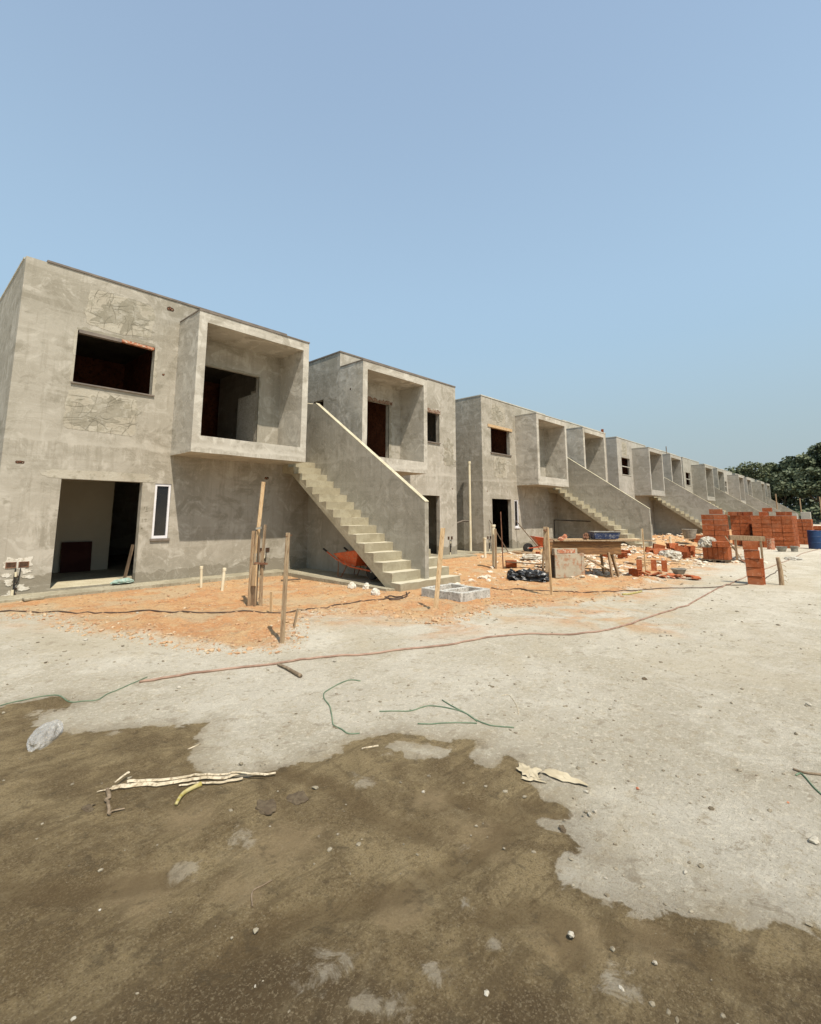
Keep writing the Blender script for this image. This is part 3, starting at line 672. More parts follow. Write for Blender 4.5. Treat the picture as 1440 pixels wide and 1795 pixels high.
# ------------------------------------------------------------------ wear and fittings on the facades
def ragged(cx, cz, rx, rz, n_, seed, square=0.0, jit=0.25):
    rn = random.Random(seed); pts = []
    off = rn.random()*90
    for i in range(n_):
        a = 2*math.pi*i/n_
        c, s = math.cos(a), math.sin(a)
        m_ = max(abs(c), abs(s)); k = (1-square)+square/m_
        k *= 1+jit*noise.fractal(Vector((c*1.7+off, s*1.7, off)), 1.0, 2.0, 4)
        pts.append((cx+rx*c*k, cz+rz*s*k))
    return pts
def plate(mb, pts, y0, y1):
    n_ = len(pts); o = len(mb.v)
    mb.v += [Vector((x, y0, z)) for x, z in pts]+[Vector((x, y1, z)) for x, z in pts]
    mb.f.append(tuple(o+i for i in range(n_)))
    mb.f += [(o+i, o+n_+i, o+n_+(i+1) % n_, o+(i+1) % n_) for i in range(n_)]
def patch(root, x0, x1, z0, z1, seed, scr=40, spread=1.0):
    rn = random.Random(seed)
    m = MB(); plate(m, ragged((x0+x1)/2, (z0+z1)/2, (x1-x0)/2, (z1-z0)/2, 60, seed, 0.85, 0.08), -0.0035, 0.01)
    p = m.build('render_patch', M_PATCHL, root)
    m = MB()
    for i in range(5):
        cx = rn.uniform(x0+0.25, x1-0.25); cz = rn.uniform(z0+0.15, z1-0.15)
        plate(m, ragged(cx, cz, rn.uniform(.12, .34), rn.uniform(.08, .2), 40, seed*9+i, 0.2, 0.7), -0.0045-0.0006*i, 0.01)
    m.build('trowelled_blotch', M_PATCHD, p)
    m = MB()
    for i in range(scr):
        cx = rn.uniform(x0, x1); cz = rn.uniform(z0, z1); a = rn.choice([rn.gauss(0.12, 0.12), rn.gauss(0.1, 0.15), rn.uniform(0, 3.14), rn.gauss(1.45, 0.15)])
        L = rn.uniform(0.12, 0.5)*spread; w = rn.uniform(0.0014, 0.0038); bend = rn.uniform(-.05, .05)
        pts = []
        for t in range(6):
            u = (t/5-.5)*L; px = cx+u*math.cos(a)-bend*(1-4*(u/L)**2)*math.sin(a); pz = cz+u*math.sin(a)+bend*(1-4*(u/L)**2)*math.cos(a)
            pts.append((min(max(px, x0-.03), x1+.03), min(max(pz, z0-.03), z1+.03)))
        nx_, nz_ = -math.sin(a), math.cos(a); o = len(m.v)
        for t, (px, pz) in enumerate(pts):
            ww = w*(0.5+0.5*math.sin(math.pi*t/5)); yy = -0.0085-0.00003*i
            m.v += [Vector((px-nx_*ww, yy, pz-nz_*ww)), Vector((px+nx_*ww, yy, pz+nz_*ww))]
        m.f += [(o+2*t, o+2*t+2, o+2*t+3, o+2*t+1) for t in range(5)]
    m.build('scratch_marks', M_SCR, p)
    return p
B0, B1, B2 = BL[0], BL[1], BL[2]
patch(B0, -5.53, -4.27, 5.25, 6.03, 3, 46)
patch(B0, -5.72, -4.45, 3.12, 3.93, 5, 46)
patch(B1, -5.52, -4.55, 5.22, 6.1, 8, 26)
patch(B1, -5.45, -4.5, 3.05, 3.9, 12, 26)
patch(B0, 5.75, 6.3, 3.3, 4.2, 22, 6)
patch(B2, -5.45, -4.6, 5.2, 6.1, 14, 6)

def ragged_strip(root, x0, x1, z0, z1, mat, y0=-0.012, seed=1, name='broken_edge'):
    m = MB(); rn = random.Random(seed); n_ = max(4, int((x1-x0+z1-z0)/0.06)); horiz = (x1-x0) > (z1-z0)
    a = []; b = []
    for i in range(n_+1):
        t = i/n_
        if horiz: a.append((x0+(x1-x0)*t, z0)); b.append((x0+(x1-x0)*t, z1-rn.random()*(z1-z0)*0.55))
        else: a.append((x0, z0+(z1-z0)*t)); b.append((x1-rn.random()*(x1-x0)*0.55, z0+(z1-z0)*t))
    for i in range(n_):
        o = len(m.v); q = [a[i], a[i+1], b[i+1], b[i]]
        m.v += [Vector((p[0], y0, p[1])) for p in q]+[Vector((p[0], 0.02, p[1])) for p in q]
        m.f += [(o, o+1, o+2, o+3)]+[(o+j, o+4+j, o+4+(j+1) % 4, o+(j+1) % 4) for j in range(4)]
    return m.build(name, mat, root)
# nearest building: upper window head, reveal and sill
MB().box(-5.62, -0.008, 5.06, -4.86, 0.10, 5.125).build('window_head', M_COP, B0)
MB().bar((-4.86, 0.03, 5.10), (-4.22, 0.03, 5.075), 0.09, 0.05).build('window_head', M_REDBITS, B0)
ragged_strip(B0, -5.66, -4.2, 5.125, 5.20, M_PATCHD, -0.005, 2)
ragged_strip(B0, -4.2, -4.12, 4.05, 5.12, M_PATCHL, -0.006, 3)
ragged_strip(B0, -5.64, -5.70, 4.05, 5.12, M_PATCHL, -0.006, 4)
MB().box(-5.67, -0.035, 4.028, -4.15, 0.16, 4.055).build('sill', M_COP, B0)
MB().box(4.03, -0.045, 4.025, 5.52, 0.16, 4.062).build('sill', M_COP, B0)
ragged_strip(B0, 4.0, 5.55, 5.11, 5.26, M_OLDBRK, -0.012, 5)
ragged_strip(B0, 5.49, 5.56, 4.1, 5.13, M_PATCHD, -0.006, 6)
ragged_strip(B0, 1.5, 3.1, 5.03, 5.17, M_OLDBRK, -0.012, 7)
ragged_strip(B0, 2.965, 3.1, 3.14, 5.05, M_PATCHD, -0.008, 8)
ragged_strip(B0, -3.15, -1.6, 4.98, 5.05, M_PATCHD, -0.01, 9)
ragged_strip(B0, -1.675, -1.63, 3.14, 5.0, M_PATCHD, -0.008, 10)
# pale floated halo round the wide ground-floor doorway
m = MB(); plate(m, ragged(-4.98, 2.27, 0.95, 0.085, 60, 31, 0.8, 0.12), -0.003, 0.01); m.build('render_patch', M_WHITEP if False else M_PATCHL, B0)
MB().box(-5.655, 0.002, 0.172, -4.235, 0.149, 0.178).build('threshold', M_THR, B0)
MB().box(-5.60, 0.152, 0.1705, -4.28, 1.0, 0.1745).build('threshold', M_THR, B0)
# second building
MB().box(-5.86, -0.035, 5.08, -4.02, 0.10, 5.19).build('pine_lintel', M_PINE, B1)
MB().box(-5.69, -0.045, 4.005, -4.13, 0.16, 4.05).build('sill', M_COP, B1)
for bb in BL[2:]:
    w = MB().box(-5.64, 0.03, 4.54, -4.2, 0.07, 4.59).box(-5.64, 0.03, 4.052, -5.61, 0.07, 4.54).box(-4.23, 0.03, 4.052, -4.2, 0.07, 4.54).build('window_frame', M_FLASH, bb)
    MB().box(-5.69, -0.03, 4.02, -4.13, 0.16, 4.049).build('sill', M_FLASH, bb)

def cavity(root, x, z, w, h, mat=M_HOLE, name='vent_hole', y0=0.0):
    """shallow broken cavity: a ragged dark opening with lumps of brick in it"""
    m = MB(); plate(m, ragged(x, z, w/2, h/2, 16, int(x*97+z*31), 0.6, 0.35), -0.0025, 0.02)
    o = m.build(name, mat, root)
    m = MB()
    for i in range(3): m.rock((x+w*(0.28*(i-1)), -0.004, z+h*0.12*((i % 2)*2-1)), min(w, h)*0.17, i+int(x*10), 0.8)
    m.build('brick_bit', M_REDBITS, o)
    return o
cavity(B0, -6.30, 2.44, 0.13, 0.05); cavity(B0, -3.95, 6.08, 0.14, 0.1); cavity(B0, -1.35, 2.43, 0.12, 0.07)
for b, x, z in ((B0, 6.23, 2.46), (B1, -5.99, 2.46), (B0, -3.99, 4.55), (B0, 5.9, 3.9)):
    cavity(b, x, z, 0.05, 0.05)
for (y, z) in ((-0.50, 5.08),):
    m = MB(); c = m.tube([(0.9125, y, z), (0.93, y, z)], 0.03, 10).build('drain_hole', M_HOLE, B0)
def meter(root, x, z, s=1.0, patchy=True):
    """pair of meter recesses with a chased conduit below"""
    m = MB()
    if patchy:
        plate(m, ragged(x-0.075, z+0.02, 0.115, 0.10, 30, 5, 0.3, 0.45), -0.005, 0.01)
        plate(m, ragged(x+0.10, z+0.02, 0.115, 0.105, 30, 6, 0.3, 0.45), -0.0065, 0.01)
        p = m.build('white_patch', M_WHITEP, root)
        m = MB()
        for i in range(9):
            rn = random.Random(i); plate(m, ragged(x+rn.uniform(-.18, .2), z-0.12-0.05*i, rn.uniform(.04, .09), rn.uniform(.028, .036), 24, 40+i, 0.1, 0.6), -0.006-0.0007*i, 0.01)
        m.build('filled_chase', M_WHITEP, root)
    for dx in (-0.09, 0.09):
        b = wallgrid(MB(), x+dx-0.075*s, x+dx+0.075*s, z-0.05, z+0.05, [(x+dx-0.06*s, x+dx+0.06*s, z-0.038, z+0.038)], 0.02, lambda u, w, zz: (u, -0.014+w, zz)).build('meter_box', M_HOLE if not patchy else M_RUST, root, weld=True)
        MB().box(x+dx-0.06*s, -0.010, z-0.038, x+dx+0.06*s, 0.0, z+0.038).build('recess', M_HOLE, b)
    m = MB(); m.tube([(x-0.02, -0.02, z-0.06), (x-0.03, -0.035, z-0.2), (x-0.02, -0.03, z-0.35), (x, -0.03, 0.12)], 0.012, 6)
    m.tube([(x+0.05, -0.02, z-0.06), (x+0.03, -0.05, z-0.25), (x-0.03, -0.03, z-0.42)], 0.008, 6)
    m.build('conduit', M_BLK, root)
    m = MB(); m.tube([(x-0.012, -0.028, z-0.12), (x-0.012, -0.028, z-0.2)], 0.024, 8); m.tube([(x-0.03, -0.028, 0.12), (x-0.03, -0.028, 0.22)], 0.022, 8)
    m.build('pipe_stub', M_PVC, root)
    m = MB()
    for i in range(7):
        m.rock((x+0.02*((-1)**i)*0.8, -0.02, z-0.2-0.05*i), 0.022, i, 0.9)
    m.build('crumbled_brick', M_HOLE, root)
meter(B0, -6.17, 0.64)
meter(B0, -1.33, 0.66, 0.7, False)
meter(B0, 7.13-0.0, 0.66, 0.7, False) if False else None
meter(B0, 6.05, 0.72, 0.6, False); meter(B1, -5.93, 0.66, 0.6, False)
# pencilled setting-out marks beside the slit window
m = MB()
for (x, z, w, h) in ((-4.17, 1.62, .012, .06), (-4.12, 1.61, .012, .07), (-4.14, 1.58, .06, .01), (-4.19, 1.36, .01, .07), (-4.12, 1.36, .01, .08), (-4.16, 1.41, .07, .01), (-4.2, 1.22, .03, .03)):
    m.box(x, -0.0022, z, x+w, 0.001, z+h)
m.build('pencil_marks', M_SCR, B0)
# handrail stub on the recess wall
MB().tube([(-0.9, -0.12, 4.5), (-0.5, -0.12, 4.5), (-0.1, -0.12, 4.53)], 0.012, 6).build('guide_rod', M_PVC, B0)
# conduit loop under the second flight
MB().tube([(-0.5, -0.03, 1.3), (-0.2, -0.03, 1.3), (-0.08, -0.4, 1.28), (-0.08, -1.6, 1.25)], 0.018, 6).tube([(-0.5, -0.03, 1.3), (-0.5, -0.03, 0.3)], 0.018, 6).build('conduit', M_BLK, B1)
# rods standing proud of the far parapets
MB().tube([(3.78, -0.03, 5.0), (3.78, -0.03, 6.75)], 0.035, 6).build('drain_pipe', M_COP, B2)
for (x, y, z) in ((0.6+15.2-14.43, 2.0, 0), ):
    pass

# ------------------------------------------------------------------ loose things on the site
HOSE=[(1.79,5.01),(2.05,4.96),(2.54,4.81),(2.93,4.61),(3.37,4.44),(3.80,4.20),(4.23,4.01),(4.83,3.74),(5.45,3.60),(5.85,3.34),(6.20,2.97),(6.54,2.75),(7.08,2.65),(8.03,2.58),(9.13,2.48),(9.67,2.44),(11.63,2.51),(12.76,2.49),(13.68,2.47),(15.53,2.45),(17.45,2.40),(19.58,2.34),(22.25,2.24),(25.94,2.24),(29.57,1.94),(36.48,1.46)]
CABLE1=[(0.70,9.94),(1.39,9.43),(1.74,9.12),(2.06,8.66),(2.53,8.23),(3.07,7.55),(3.67,7.02),(3.99,6.80),(4.26,6.34),(4.76,6.48),(5.00,6.42),(5.45,6.51),(5.91,6.49),(6.19,6.44),(6.44,6.35),(6.71,6.41),(7.04,6.53)]
CABLE2=[(8.70,5.82),(8.94,5.46),(9.29,4.76),(9.60,4.33),(9.83,4.08),(10.17,3.94),(10.66,3.64),(11.36,3.36),(12.11,2.69),(12.80,2.46)]
CABLE3=[(12.80,2.46),(13.30,2.19),(14.77,2.08),(17.34,2.09)]
YSTRAP=[(9.87,3.64),(10.15,3.55),(10.56,3.52)]
G1=[(3.20,3.59),(3.14,3.69),(2.96,3.65),(2.79,3.58),(2.72,3.51),(2.67,3.43),(2.61,3.29),(2.54,3.18),(2.48,3.09),(2.42,3.00),(2.41,2.90),(2.40,2.81),(2.45,2.75)]
G2=[(2.81,2.93),(2.90,2.85),(2.98,2.78),(3.10,2.76),(3.17,2.75),(3.21,2.69),(3.24,2.57),(3.24,2.42),(3.18,2.28)]
G3=[(3.34,2.74),(3.28,2.57),(3.24,2.42),(3.20,2.32),(3.19,2.19),(3.23,2.11),(3.28,2.03)]
G4=[(2.85,2.57),(2.92,2.50),(3.01,2.43),(3.15,2.26)]
G5=[(3.76,2.44),(3.82,2.41),(3.75,2.32),(3.63,2.21),(3.51,2.13)]
G6=[(0.84,5.23),(0.91,5.25),(1.03,5.24),(1.12,5.23),(1.21,5.17),(1.24,4.95),(1.32,4.89),(1.41,4.83),(1.52,4.93),(1.65,5.00),(1.77,5.06),(1.90,5.13)]
G7=[(3.82,0.48),(3.87,0.46),(3.77,0.41),(3.67,0.36),(3.56,0.28)]
G8=[(3.90,0.50),(3.89,0.45),(3.92,0.37),(3.96,0.29)]
BR1=[(1.05,3.22),(1.11,3.18),(1.18,3.14),(1.24,3.08),(1.31,3.04),(1.38,3.00),(1.45,2.94),(1.52,2.86),(1.61,2.83),(1.68,2.77),(1.76,2.71)]
BR2=[(1.12,3.20),(1.19,3.15),(1.32,3.05),(1.43,2.99),(1.50,2.90),(1.59,2.83),(1.69,2.71)]
BR3=[(1.32,2.99),(1.40,2.92),(1.44,2.86),(1.46,2.84),(1.52,2.82),(1.59,2.78)]
BR4=[(1.07,3.24),(1.16,3.30)]
BR5=[(0.98,3.25),(1.03,3.24),(1.08,3.20)]
LEAF=[(1.04,3.24),(1.01,3.13),(0.99,3.08),(0.97,2.96),(0.99,2.99),(1.03,2.96)]
RAG=[(1.40,2.89),(1.37,2.89),(1.31,2.88),(1.27,2.85),(1.23,2.80)]
BAG=[(0.84,4.14),(0.86,4.07),(0.94,4.10),(1.03,4.27),(1.05,4.43),(1.00,4.46),(0.91,4.30)]
CARD=[(2.74,1.67),(2.89,1.65),(2.85,1.55),(2.90,1.37),(2.82,1.40),(2.77,1.52)]
TWIG=[(2.91,4.54),(2.93,4.41),(2.90,4.24),(2.88,4.08)]
TW2=[(2.31,2.57),(2.41,2.52)]
TW3=[(1.54,3.39),(1.63,3.41)]
TW4=[(1.16,1.91),(1.20,1.98),(1.25,1.98),(1.29,1.98)]
STONES=[(3.06,1.11),(3.45,0.48),(3.13,0.35),(2.65,1.21),(2.69,1.20),(2.84,1.31),(2.53,0.74),(1.88,0.95),(1.49,1.05),(1.98,4.61),(2.51,3.94),(3.40,4.22),(1.84,6.90),(5.26,0.53),(2.22,1.96),(0.75,2.32),(0.57,1.91),(1.00,1.61),(2.70,7.82),(1.07,5.43),(1.96,0.69),(1.79,0.74),(2.25,0.97),(3.14,0.59),(2.14,6.78)]
CLODS=[(1.71,2.41),(1.54,2.45),(0.91,3.11),(5.05,1.71),(2.45,1.26)]
def smooth(pts, k=5):
    P_ = [Vector(p) for p in pts]; out = []
    for i in range(len(P_)-1):
        a = P_[max(i-1, 0)]; b = P_[i]; c = P_[i+1]; d = P_[min(i+2, len(P_)-1)]
        for t in range(k):
            u = t/k
            out.append(0.5*((2*b)+(c-a)*u+(2*a-5*b+4*c-d)*u*u+(-a+3*b-3*c+d)*u**3))
    out.append(P_[-1]); return out
def G(x, y): return gz(x, y, True, sdf(ORANGE, x, y))
def lay(name, pts, r, mat, label, cat, group=None, k=5, n_=6, lift=0.0, r1=None, jag=0.0):
    q = smooth([(x, y, 0) for x, y in pts], k)
    if jag:
        for i, p in enumerate(q): p += Vector((jag*noise.noise(p*7), jag*noise.noise(p*7+Vector((5, 5, 5))), 0))
    q = [Vector((p.x, p.y, G(p.x, p.y)+(r if r1 is None else max(r, r1))*0.8+lift)) for p in q]
    c = q[0].copy(); q = [p-c for p in q]
    o = MB().tube(q, r, n_, r1=r1).build(name, mat, None, c, smooth=True)
    return tag(o, label, cat, group)
lay('hose', HOSE, 0.0125, M_HOSE, 'long dusty pinkish brown hose snaking across the whole yard', 'hose', jag=0.03)
lay('cable', CABLE1, 0.010, M_CABLE, 'thin dark cable crossing the orange soil below the left doorway', 'cable', jag=0.04)
lay('cable', CABLE2, 0.011, M_CABLE, 'thin dark cable running from the grey block frame past the leaning table', 'cable', jag=0.05)
lay('cable', CABLE3, 0.010, M_CABLE, 'short dark cable behind the foot of the red brick column', 'cable', jag=0.05)
lay('cable_coil', [(6.25, 6.3), (6.45, 6.2), (6.62, 6.33), (6.5, 6.5), (6.3, 6.45), (6.4, 6.28), (6.7, 6.3), (6.95, 6.55)], 0.011, M_CABLE, 'loose loop of grey cable at the foot of the nearest stair', 'cable', lift=0.01)
lay('tape_strip', YSTRAP, 0.02, M_YEL, 'yellow strip lying on the soil right of the leaning table', 'tape')
gs = [('G1', G1, 'green plastic strap bent into a wide C on the pale soil'),
      ('G2', G2, 'long curved green strap lying right of the C-shaped one'),
      ('G3', G3, 'green strap crossing diagonally over the curved strap'),
      ('G4', G4, 'short straight green strap below the crossing straps'),
      ('G5', G5, 'small pale bent strap, rightmost of those on mid ground'),
      ('G6', G6, 'long faded green strap at the left edge of the wet soil'),
      ('G7', G7, 'green strap at the right edge of the yard beside a dark twig')]
for nm, pts, lb in gs:
    lay('plastic_strap', pts, 0.0052 if nm != 'G5' else 0.003, M_GREEN if nm != 'G5' else M_STICK, lb, 'strap', 'plastic straps lying on the soil', 4, 5)
lay('twig', G8, 0.007, M_BARKD, 'dark twig touching the green strap at the right edge', 'twig')
# bundle of split dry cane
t = thing('dry_branch', 'long pale split branch lying across the wet soil', 'branch', (BR1[0][0], BR1[0][1], G(*BR1[0])))
def sub(pts, r0, r1, mat, name, root, jag=0.012, lift=0.0):
    q = smooth([(x, y, 0) for x, y in pts], 4); L = root.location
    q = [Vector((p.x+jag*noise.noise(p*23), p.y+jag*noise.noise(p*23+Vector((4, 4, 4))), G(p.x, p.y)+0.008+lift+0.012*abs(noise.noise(p*6)))) - L for p in q]
    return MB().tube(q, r0, 6, r1=r1, flat=0.7).build(name, mat, root)
sub(BR1, 0.016, 0.007, M_STICK, 'stem', t); sub(BR2, 0.012, 0.005, M_STICK, 'splinter', t, 0.02, 0.012)
sub(BR3, 0.006, 0.009, M_STICK, 'splinter', t, 0.015); sub(BR4, 0.004, 0.009, M_STICK, 'splinter', t, 0.0, 0.02); sub(BR5, 0.003, 0.006, M_STICK, 'splinter', t)
t = thing('dead_leaf', 'curled dark dead leaf below the left end of the dry branch', 'leaf', (LEAF[0][0], LEAF[0][1], G(*LEAF[0])))
sub(LEAF[:4], 0.011, 0.007, M_BARKD, 'blade', t, 0.015); sub(LEAF[3:], 0.007, 0.004, M_BARKD, 'blade', t, 0.02)
lay('yellow_rag', RAG, 0.014, M_YEL, 'crumpled yellow tape piece below the dry branch', 'tape', n_=6, jag=0.012, r1=0.009)
lay('twig', TWIG, 0.013, M_BARKD, 'frayed brown twig beside the hose', 'twig', jag=0.03, r1=0.02)
lay('twig', TW2, 0.006, M_STICK, 'short pale splinter on the wet edge near the dry island', 'twig', k=2)
lay('twig', TW3, 0.005, M_STICK, 'short pale splinter where the left wet patch ends', 'twig', k=2)
lay('twig', TW4, 0.0035, M_BARKD, 'thin black hooked twig on the wet soil at bottom left', 'twig')

# clear plastic bag
def crumple(name, loc, sx, sy, sz, mat, label, cat, seed=1, rot=0.0, sub=4, amp=0.35, fr=2.2):
    bm = bmesh.new(); bmesh.ops.create_icosphere(bm, subdivisions=sub, radius=1.0)
    off = Vector((seed*3.1, seed*1.7, seed))
    for v in bm.verts:
        p = v.co.copy()
        r = 1+amp*(1-2*abs(noise.noise(p*fr+off)))+amp*0.5*(0.5-abs(noise.noise(p*fr*2.3+off)))+0.25*noise.noise(p*1.1+off)
        z = p.z*r
        if z < -0.35: z = -0.35+(z+0.35)*0.15
        v.co = Vector((p.x*r*sx, p.y*r*sy, (z+0.36)*sz))
    me = bpy.data.meshes.new(name); bm.to_mesh(me); bm.free()
    me.materials.append(mat); o = bpy.data.objects.new(name, me); COL.objects.link(o)
    o.location = (loc[0], loc[1], G(loc[0], loc[1])-0.01 if len(loc) < 3 else loc[2]); o.rotation_euler = (0, 0, rot)
    return tag(o, label, cat)
nm = NT('clear_polythene', 0.25, 0.5); nm.b.inputs['Transmission Weight'].default_value = 0.45; nm.b.inputs['IOR'].default_value = 1.15
nm.b.inputs['Alpha'].default_value = 0.5
M_CLEAR = nm.out((0.80, 0.80, 0.78), nm.bump(nm.noise(16, 4, 0.6, nm.obj(), 1.5), 0.03, 1.0))
bag = crumple('plastic_bag', (0.95, 4.27), 0.17, 0.07, 0.055, M_CLEAR, 'crumpled clear plastic bag on the wet soil at left', 'plastic bag', 3, R(62), 5, 0.22, 1.5)
for p in bag.data.polygons: p.use_smooth = True
crumple('plastic_sheet', (10.45, 5.95), 0.34, 0.2, 0.15, M_BAG, 'heap of crumpled black plastic sheet left of the leaning table', 'plastic sheet', 5, R(-47), 5, 0.45, 2.4)
crumple('plastic_sheet', (10.35, 6.35), 0.13, 0.08, 0.13, M_BAG, 'small black plastic scrap behind the black sheet heap', 'plastic sheet', 6, 0.4, 4, 0.45, 2.4)
crumple('cement_sack', (18.3, 5.1), 0.36, 0.26, 0.17, M_SACK, 'torn white cement sack on the spoil heap by the brick stacks', 'sack', 8, 0.3, 4, 0.35, 2.2)
crumple('cement_sack', (19.75, 3.35), 0.3, 0.22, 0.11, M_SACK, 'flattened white sack beside the shovel', 'sack', 9, 0.9, 4, 0.35, 2.2)
crumple('cement_sack', (22.2, 2.2), 0.5, 0.2, 0.05, M_SACK, 'flat white sack lying behind the short log post', 'sack', 10, 0.2, 4, 0.35, 2.2)
crumple('cement_sack', (14.6, 8.1), 0.36, 0.2, 0.1, M_SACK, 'white crumpled sheet in front of the second doorway', 'sack', 12, -0.6, 4, 0.4, 2.2)
# torn paper
def torn(cx, cy, rx, ry, rot, seed, lift):
    pts = ragged(0, 0, rx, ry, 22, seed, 0.35, 0.75); n_ = len(pts); m = MB(); c, s = math.cos(rot), math.sin(rot)
    for ring in (1.0, 0.66, 0.33):
        for px, py in pts:
            px, py = px*ring, py*ring; zz = lift+0.016*abs(noise.noise(Vector((px*28, py*28, seed))))+0.02*max(0, noise.noise(Vector((px*9, py*9, seed*2))))
            m.v.append(Vector((px*c-py*s, px*s+py*c, zz)))
    m.v.append(Vector((0, 0, lift+0.01)))
    for r_ in range(2):
        for i in range(n_): j = (i+1) % n_; m.f.append((r_*n_+i, r_*n_+j, (r_+1)*n_+j, (r_+1)*n_+i))
    for i in range(n_): m.f.append((2*n_+i, 2*n_+(i+1) % n_, 3*n_))
    return m.build('torn_paper', M_CARD, None, (cx, cy, G(cx, cy)+0.002))
tag(torn(2.80, 1.64, 0.075, 0.05, 0.9, 3, 0.008), 'larger piece of torn cream paper at the edge of the wet soil', 'paper')
tag(torn(2.88, 1.47, 0.10, 0.032, -1.45, 8, 0.004), 'long narrow strip of torn cream paper right of the larger piece', 'paper')
tag(torn(2.74, 1.58, 0.06, 0.02, -1.1, 12, 0.003), 'small scrap of torn cream paper below the larger piece', 'paper')

# stones one can tell apart
slab = ['red clay chip', 'small red clay chip', 'white angular stone', 'pale round stone', 'pale pebble', 'pale flat stone']
where = ['right of the torn paper', 'near the green strap at right', 'at the right edge of the dry soil', 'just right of the wet soil edge', 'touching the stone at the wet edge', 'below the torn paper',
 'on the dry strip at lower right', 'alone on the wet soil at lower centre', 'near the bottom edge of the yard', 'below the end of the hose', 'below the frayed twig', 'just under the hose at centre', 'on grey soil under the orange bank',
 'by the right edge of the yard', 'white crumb in the middle of the wet soil', 'lowest left crumb on wet soil', 'crumb at bottom left corner', 'crumb at the bottom left of centre', 'on the pale soil below the leaning batten', 'under the faded green strap',
 'in the dark lower right soil', 'at the dark bottom right', 'on the wet soil near the lower right edge', 'on dry soil at lower right', 'on the edge of the orange bank']
szs = [.014, .012, .03, .02, .016, .018, .016, .018, .014, .03, .018, .03, .035, .03, .014, .008, .01, .006, .03, .016, .012, .012, .01, .012, .03]
for i, (x, y) in enumerate(STONES):
    red = i in (0, 1)
    o = MB().rock((0, 0, 0), szs[i]*0.75, i+3, 0.55, 2).build('clay_chip' if red else 'stone', M_REDBITS if red else M_STONE, None, (x, y, G(x, y)+szs[i]*0.25))
    tag(o, ('red clay chip ' if red else 'small pale stone ')+where[i], 'chip' if red else 'stone', None if red else 'pale stones scattered over the yard')
for (x, y), s, w in zip(CLODS, (.05, .055, .03, .03, .02), ('upper of the two dark lumps right of the yellow tape', 'lower of the two dark lumps right of the yellow tape', 'below the plastic bag', 'far out on the dry soil at right', 'beside the wet edge')):
    m = MB(); m.rock((0, 0, 0), s*1.15, int(x*9), 0.16, 3); m.rock((s*0.7, s*0.35, 0.002), s*0.55, int(x*7), 0.25, 3)
    for v in m.v: v += Vector((noise.noise(v*60), noise.noise(v*60+Vector((3, 3, 3))), 0.5*noise.noise(v*90)))*0.009
    tag(m.build('mud_clod', M_CLOD, None, (x, y, G(x, y)+0.002)), 'dark mud clod '+w, 'clod', 'dark mud clods on the soil')

# ------------------------------------------------------------------ stakes and pipe stubs
def lean(base, dx, dy, h): return Vector((base[0]+dx, base[1]+dy, h))
def stake(x, y, h, w, t, mat, label, dx=0, dy=0, rz=0.0, nail=True, name='wooden_stake', grp='wooden stakes driven into the yard'):
    z = G(x, y); root = thing(name, label, 'stake', (x, y, z), 0, grp)
    m = MB().bar((0, 0, -0.1), (dx, dy, h), w*0.85, t*0.85, rz); o = m.build('shaft', mat, root, bevel=0.003); roughen(o, 0.004, 20, x)
    if nail: MB().tube([(dx-0.035, dy, h-0.04), (dx+0.045, dy-0.02, h-0.03)], 0.005, 6).build('nail', M_RUST, root)
    return root
# px 497,1130 : the slim stake in front
stake(3.40, 5.20, 1.27, 0.055, 0.04, M_WOOD, 'slim upright brown stake nearest the camera at the tip of the orange bank', 0.03, 0.0, 0.4)
r_ = stake(6.10, 5.13, 1.22, 0.085, 0.03, M_PINE, 'leaning pale pine batten stuck in a small heap before the stair foot', 0.15, -0.05, 0.8, False)
r_ = stake(8.88, 4.59, 0.0+1.26, 0.05, 0.03, M_PINE, 'tall yellowish stake in front of the leaning table', -0.03, 0.02, 0.6)
MB().bar((-0.03, 0.045, 0.42), (-0.05, 0.05, 1.27), 0.085, 0.03, 0.8).build('shaft', M_WOOD, r_)
MB().box(-0.14, 0.02, 1.19, 0.02, 0.05, 1.22).build('cleat', M_RUST, r_)
stake(11.45, 7.50, 1.05, 0.06, 0.04, M_WOOD, 'brown stake beside the white pipe stub before the second doorway', 0.02, 0, 0.3, False)
stake(11.68, 7.42, 1.52, 0.028, 0.028, M_RUST, 'thin dark rod standing behind the white pipe stub', 0.02, 0.05, 0, False, 'steel_rod', 'steel rods standing in the yard')
stake(14.2, 4.59, 1.12, 0.035, 0.03, M_PINE, 'short thin pale stick standing left of the loose upright bricks', -0.05, 0.0, 0, False)
stake(16.9, 6.6, 0.4, 0.04, 0.03, M_DARKW, 'short dark peg behind the thin pale stick', 0, 0, 0, False)
stake(21.8, 7.1, 0.75, 0.07, 0.05, M_PVC, 'short pale post on the spoil before the third building', 0, 0, 0, False)
stake(20.6, 7.9, 0.55, 0.05, 0.05, M_WOOD, 'lowest brown peg on the spoil before the third building', 0, 0, 0, False)
stake(4.12, 6.61, 0.30, 0.06, 0.02, M_PINE, 'short pointed offcut standing by the board post', -0.01, 0, 0.2, False, 'wood_offcut', 'offcuts standing in the soil')
stake(3.86, 5.68, 0.24, 0.06, 0.02, M_WOOD, 'small grey offcut leaning right of the front stake', 0.06, -0.03, 0.2, False, 'wood_offcut', 'offcuts standing in the soil')
